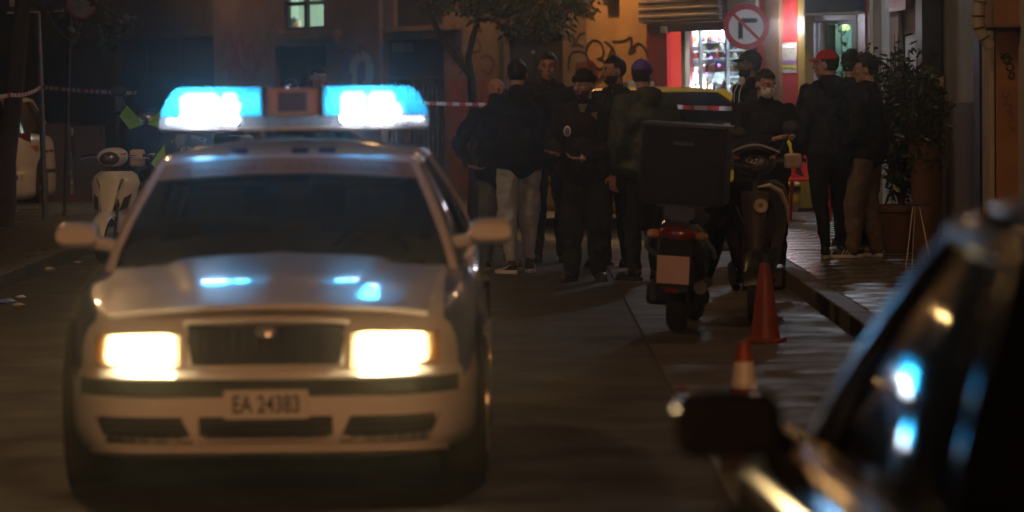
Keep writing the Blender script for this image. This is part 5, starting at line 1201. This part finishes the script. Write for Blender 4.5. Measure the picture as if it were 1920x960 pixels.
    j.ell((0, .01, 1.29), (.195*B, .13*B, .2), n=20, m=14); j.ell((0, .01, 1.08), (.178*B, .128*B, .2), n=20, m=14); j.ell((0, .01, .93-jlen), (.198*B, .145*B, .11), n=20, m=14); j.cap((0, .01, 1.1), (0, .01, .95-jlen), .162*B, .16*B)
    j.cap(sh[0], sh[1], .078, .078); j.cap((-.1, .015, 1.47), (.1, .015, 1.47), .058, .058); j.cap((0, .02, 1.45), (0, .012, 1.52), .074, .07)
    if hood: j.ell((0, .09, 1.5), (.12, .07, .07)); j.ell((0, .12, 1.44), (.09, .05, .08))
    for s_, (e_, w_, fd) in zip(sh, (aR, aL)):
        e_ = Vector(e_); w_ = Vector(w_); j.cap(s_, e_, .076*B, .064*B); j.cap(e_, e_.lerp(w_, .9), .062*B, .047)
    jo = mods(j.build('jacket', M[top], r), .012, 4, .045)
    if top == 'green_cloth':
        q = MB()
        for zz in (1.0, 1.12, 1.24, 1.36): q.torus((0, .01, zz), .172*B, .004, (0, 0, 1), 30, 5)
    # trousers
    t = MB(); W_ = legw
    t.ell((0, .01, .93), (.155, .115, .12), n=18, m=12)
    for h_, kn, f in zip(hip, knee, feet):
        t.cap(h_, kn, .098, .08*W_); t.cap(kn, (f[0], f[1]+.005, .13 if taper else .085), .078*W_, (.045 if taper else .058*W_))
    mods(t.build('trousers', M[legs], r), .012, 4, .04)
    # shoes
    for f in feet:
        s_ = empty('shoe', (f[0], f[1], 0), (R(22) if f[0] > 0 else R(-22)) + (f[2] if len(f) > 2 else 0)); s_.parent = r
        def fo(z_, ins, N=26):
            L = []
            for i in range(N):
                a = 2*math.pi*i/N; yy = -.055-.142*math.cos(a)*(1-ins*3); xx = (.044+.008*math.cos(a))*math.sin(a)*(1-ins*9); L.append((xx, yy, z_))
            return L
        MB().loft([fo(0, .01), fo(.004, 0), fo(.026, 0), fo(.032, .006)]).build('sole', M['cone_white' if shoes != 'plain' else 'rubber'], s_)
        u = MB(); u.ell((0, -.09, .045), (.043, .095, .035)); u.ell((0, .01, .065), (.04, .06, .05)); u.cap((0, .015, .06), (0, .015, .1), .04, .038); u.ell((0, -.14, .035), (.038, .045, .022))
        mods(u.build('upper', M[shoe], s_), .007, 2)
        if shoes == 'stripes':
            for sg in (-1, 1):
                for q in range(3): MB().box((sg*.043, -.095+q*.03, .055), (.006, .009, .05), (R(-28), R(sg*14), 0)).build('stripe', M['white_cloth'], s_)
        if shoes == 'swoosh':
            for sg in (-1, 1): MB().tube([(sg*.046, -.12, .036), (sg*.047, -.07, .034), (sg*.044, .0, .055), (sg*.038, .05, .08)], [.003, .008, .006, .002], 8).build('side_mark', M['white_cloth'], s_)
        if shoes != 'plain': MB().tube([(-.015, -.08, .083), (.015, -.07, .088), (-.015, -.06, .094), (.015, -.05, .1)], .003, 5).build('laces', M['grey_jersey'], s_)
    return r
def put(px, py, z=0): g = gnd(px, py, z); return g.x, g.y, z
# bald man, leftmost of the group
x, y, z = put(934, 500); person('bald man in black jacket and grey trousers, leftmost of the standing group', x, y, 0, 1.70, 14, 'black_cloth', 'grey_denim', hair='bald', head=(18, 8), bulk=1.15, jlen=.06, armR=((-.36, .06, 1.17), (-.30, -.1, .96), (.8, -.5, -.3)), beard=None)
# man seen from behind in grey joggers
x, y, z = put(975, 512); person('man from behind in a black hooded jacket, pale grey joggers and dark trainers', x, y, 0, 1.86, 196, 'black_cloth', 'grey_jersey', hair='short', head=(-25, 0), hood=True, bulk=1.1, shoes='swoosh', feet=((-.10, -.06, 0), (.11, .1, 0)), legw=1.15, taper=True, armR=((-.25, -.06, 1.15), (-.13, -.25, 1.1), (1, -.5, 0)), armL=((.25, -.06, 1.15), (.13, -.25, 1.1), (-1, -.5, 0)))
# tall dark-haired man facing us behind them
person('tall dark haired man facing us between the bald man and the officer', at(1030, 300, 34.2).x, 34.2, 0, 1.93, -4, 'navy_cloth', 'navy_cloth', hair='short', head=(0, 4), hood=False, vox=.0085)
# bearded officer
x, y, z = put(1098, 527)
of = person('bearded officer in black beanie with a chest badge, hands held in front', x, y, 0, 1.75, -8, 'black_cloth', 'navy_cloth', hair='short', hairm='beard_brown', beard='beard_brown', hat='beanie', head=(-26, 6), bulk=1.18, legw=1.25,
       armR=((-.27, -.06, 1.15), (-.19, -.30, 1.08), (-.75, -.6, .2)), armL=((.28, -.02, 1.15), (.03, -.27, 1.04), (-1, -.25, .05)), shoe='black_plastic')
q = MB().ell((-.125, -.152, 1.27), (.032, .008, .046), (0, 0, R(-8))).build('chest_badge', M['cone_white'], of); MB().ell((-.125, -.158, 1.27), (.022, .006, .034), (0, 0, R(-8))).build('crest', M['blue_badge'], q)
q = MB().add([(.07, -.150, 1.42), (.13, -.142, 1.43), (.12, -.142, 1.36), (.07, -.146, 1.42), (.13, -.138, 1.43), (.12, -.138, 1.36)], [(0, 1, 2), (3, 5, 4), (0, 3, 4, 1), (1, 4, 5, 2), (2, 5, 3, 0)]).build('shoulder_patch', M['brown_post'], of)
MB().torus((.01, -.275, 1.042), .031, .006, (-1, -.1, .05), 20, 6, 2).build('watch', M['silver'], of)
MB().loft([[(x_, y_, z_) for x_, y_, z_ in ((-.04, -.088, 1.50), (.04, -.088, 1.50), (.015, -.118, 1.43), (-.015, -.118, 1.43))], [(x_, y_+.01, z_) for x_, y_, z_ in ((-.04, -.088, 1.50), (.04, -.088, 1.50), (.015, -.118, 1.43), (-.015, -.118, 1.43))]]).build('shirt_collar', M['grey_denim'], of)
MB().tube([(-.12, -.135, 1.0), (.08, -.145, 1.04)], .004, 5).build('zip', M['silver'], of)
# short bearded man looking left
person('dark haired man with short beard turned to the left behind the officer', at(1154, 300, 33.4).x, 33.4, 0, 1.88, -40, 'navy_cloth', 'black_cloth', hair='short', beard='hair_black', head=(-26, 4), vox=.0085)
# green padded jacket, cap painted with blue light, from behind
gx = person('man from behind in a dark green padded jacket and cap with painted blue light', at(1208, 300, 31.0).x, 31.0, 0, 1.83, 205, 'green_cloth', 'navy_cloth', hair='short', hat='blue', head=(-50, 0), bulk=1.3, hood=True, jlen=.02)
# black cap, profile left
c1 = person('man in black baseball cap in profile to the left before the lit shop window', at(1408, 300, 33.6).x, 33.6, .115, 1.80, -62, 'black_cloth', 'black_cloth', skin='skin_dark', hair='short', beard='hair_black', hat='black', head=(-26, 0), hood=True)
for sg in (-1, 1): MB().tube([(sg*.04, -.1, 1.5), (sg*.045, -.14, 1.42), (sg*.04, -.146, 1.33)], .004, 6).build('drawstring', M['white_cloth'], c1)
MB().ell((.0, -.085, 1.515), (.045, .025, .04)).build('shirt_collar', M['white_cloth'], c1)
# masked man
person('man wearing a white face mask with hands held together in front of his chest', at(1436, 300, 30.6).x, 30.6, .0, 1.74, 10, 'black_cloth', 'black_cloth', skin='skin', hair='short', extra='mask', head=(16, 16), bulk=1.15,
       armR=((-.26, -.02, 1.16), (.0, -.27, 1.2), (.9, -.35, .15)), armL=((.3, -.0, 1.18), (.17, -.27, 1.22), (-.9, -.4, .1)))
# red cap, trainers with three stripes
x, y, z = put(1552, 484, .115)
person('man in red cap and black jacket on the pavement, back to us', x, y, z, 1.79, 205, 'black_cloth', 'black_cloth', hair='short', hat='red', head=(50, 0), bulk=1.1, hood=True, shoes='stripes', taper=True, feet=((-.16, -.0, -1.3), (.08, .1, -1.0)), armL=((.28, .02, 1.13), (.26, -.04, .86), (0, -.1, -1)), armR=((-.28, 0, 1.13), (-.24, -.06, .9), (.2, -.2, -1)))
# curly haired man behind, only his hair shows
person('curly haired man mostly hidden between the red cap and the man in beige trousers', at(1597, 300, 34.6).x, 34.6, .115, 1.79, 170, 'black_cloth', 'black_cloth', hair='curly', head=(0, 0), face=False)
# dark haired man in beige trousers
x, y, z = at(1626, 480, 32.2).x, 32.2, .115
person('dark haired man in black jacket and beige trousers looking left beside the bushes', x, y, z, 1.74, 250, 'black_cloth', 'beige_cloth', hair='curly', head=(20, 6), bulk=1.1, shoes='stripes', legw=1.15, feet=((-.12, .05, -.3), (.12, -.1, .1)), armR=((-.27, -.02, 1.13), (-.22, -.18, 1.0), (.3, -.8, -.4)), armL=((.27, -.02, 1.13), (.22, -.2, 1.0), (-.3, -.8, -.4)))
# two people beyond the beacons
ph = person('person holding a lit phone to the ear behind the police light bar', at(545, 200, 39).x, 39, 0, 1.72, 40, 'black_cloth', 'black_cloth', hair='short', head=(-30, 30), armR=((-.28, -.05, 1.2), (-.14, -.08, 1.58), (.1, -.1, 1)))
MB().box((-.125, -.1, 1.62), (.01, .075, .15), (0, 0, 0)).build('phone', M['phone_screen'], ph)
person('dark clothed person standing right of the phone user behind the light bar', at(598, 200, 39.6).x, 39.6, 0, 1.86, 10, 'black_cloth', 'black_cloth', hair='short', head=(10, 18))
# figure inside the lit upper window
u = FW.hit(554, 40, -.6)[0]; v = FW.pt(u, 0, -.6)
w5 = person('silhouette of a person inside the lit upper window', v.x, v.y, FW.hit(554, 41, -.6)[1]-1.62, 1.70, 60, 'black_cloth', 'black_cloth', hair='short', face=False, hands=False)
# ================================================================ street and wall lamps, several added for their light (posts, lit heads)
def lamp(label, x, y, hx, h, e, size=.2, spot=172, c=(1, .58, .26)):
    l = empty('street_lamp', (x, y, 0), 0, label, 'street lamp')
    MB().tube([(0, 0, 0), (0, 0, .9), (0, 0, .92), (0, 0, h-.5), (hx*.25, 0, h), (hx, 0, h+.1)], [.09, .08, .055, .045, .04, .03], 12).build('post', M['dark_metal'], l)
    MB().ell((hx, 0, h+.08), (.3, .14, .09)).build('head', M['grey_metal'], l)
    MB().ell((hx, 0, h+.0), (.17, .1, .05)).build('bulb', M['sodium'], l)
    light('lamp_light', 'SPOT', (hx, 0, h-.08), e, c, size, rot=(0, 0, 0), parent=l, spot=spot, blend=.25); return l
lamp('street lamp leaning over the road from the right pavement behind the camera', 3.2, -7.5, -2.4, 8.5, 8000, c=(1, .43, .155))
lamp('added street lamp over the left pavement beyond the police car', -6.6, 27.5, 1.6, 7.5, 600)  # added lamp, brightens the white scooter and left facade
u = FW.hit(1165, 0)[0]; v = FW.pt(u, 4.3, .9)
wlmp = empty('wall_lamp', (0, 0, 0), 0, 'wall lamp on a bracket above the orange wall beside the shop', 'wall lamp')
MB().tube([FW.pt(u, 4.2, .0), FW.pt(u, 4.4, .4), FW.pt(u, 4.38, .9)], .03, 8).build('bracket', M['dark_metal'], wlmp)
MB().ell(v, (.2, .2, .08)).build('bulb', M['sodium'], wlmp)
light('lamp_light', 'SPOT', v-Vector((0, 0, .12)), 190, (1, .5, .17), .15, parent=wlmp, spot=172, blend=.3)
lamp('added street lamp on the right pavement above the man in the red cap', 3.95, 27.2, -1.4, 7.0, 100, c=(1, .62, .38))  # added lamp, put in to light the standing people

def wall_lamp(label, pl, u, z, out, e, c, em):
    w_ = empty('wall_lamp', (0, 0, 0), 0, label, 'wall lamp'); v = pl.pt(u, z, out)
    MB().tube([pl.pt(u, z-.2, .0), pl.pt(u, z+.1, out*.5), pl.pt(u, z+.1, out)], .03, 8).build('bracket', M['dark_metal'], w_)
    MB().ell(v, (.2, .2, .07)).build('bulb', M[em], w_)
    light('lamp_light', 'SPOT', v-Vector((0, 0, .1)), e, c, .15, parent=w_, spot=172, blend=.3)
emit('added_cool_lamp', (.8, .88, 1), 8)
wall_lamp('added wall lamp high on the brown building left of the lit window', FW, FW.hit(430, 50)[0], 5.2, 1.2, 50, (1, .52, .22), 'sodium')  # added to warm the dark left part of the facade
wall_lamp('added wall lamp above the tall dark door behind the standing group', FW, FW.hit(880, 50)[0], 4.9, 1.1, 90, (1, .5, .2), 'sodium')  # added to brighten the wall behind the group
wall_lamp('added cool white wall lamp high on the right wall above the bushes', RW, 9.6, 4.6, .9, 240, (.82, .88, 1), 'added_cool_lamp')  # added to light the sign face and the right wall

# ================================================================ added haze imitating lens bloom round the lamps
hz_ = MB().box((0, 30, 4.75), (60, 110, 11.5)).build('bloom_volume', M['dark_void'])
hm = bpy.data.materials.new('bloom_air'); hm.use_nodes = True; n = hm.node_tree; n.nodes.clear()
vp = n.nodes.new('ShaderNodeVolumePrincipled'); vp.inputs['Density'].default_value = .0028; vp.inputs['Anisotropy'].default_value = .96; vp.inputs['Color'].default_value = (.9, .9, .9, 1)
o_ = n.nodes.new('ShaderNodeOutputMaterial'); n.links.new(vp.outputs[0], o_.inputs['Volume'])
hz_.data.materials.clear(); hz_.data.materials.append(hm); tag(hz_, kind='stuff')
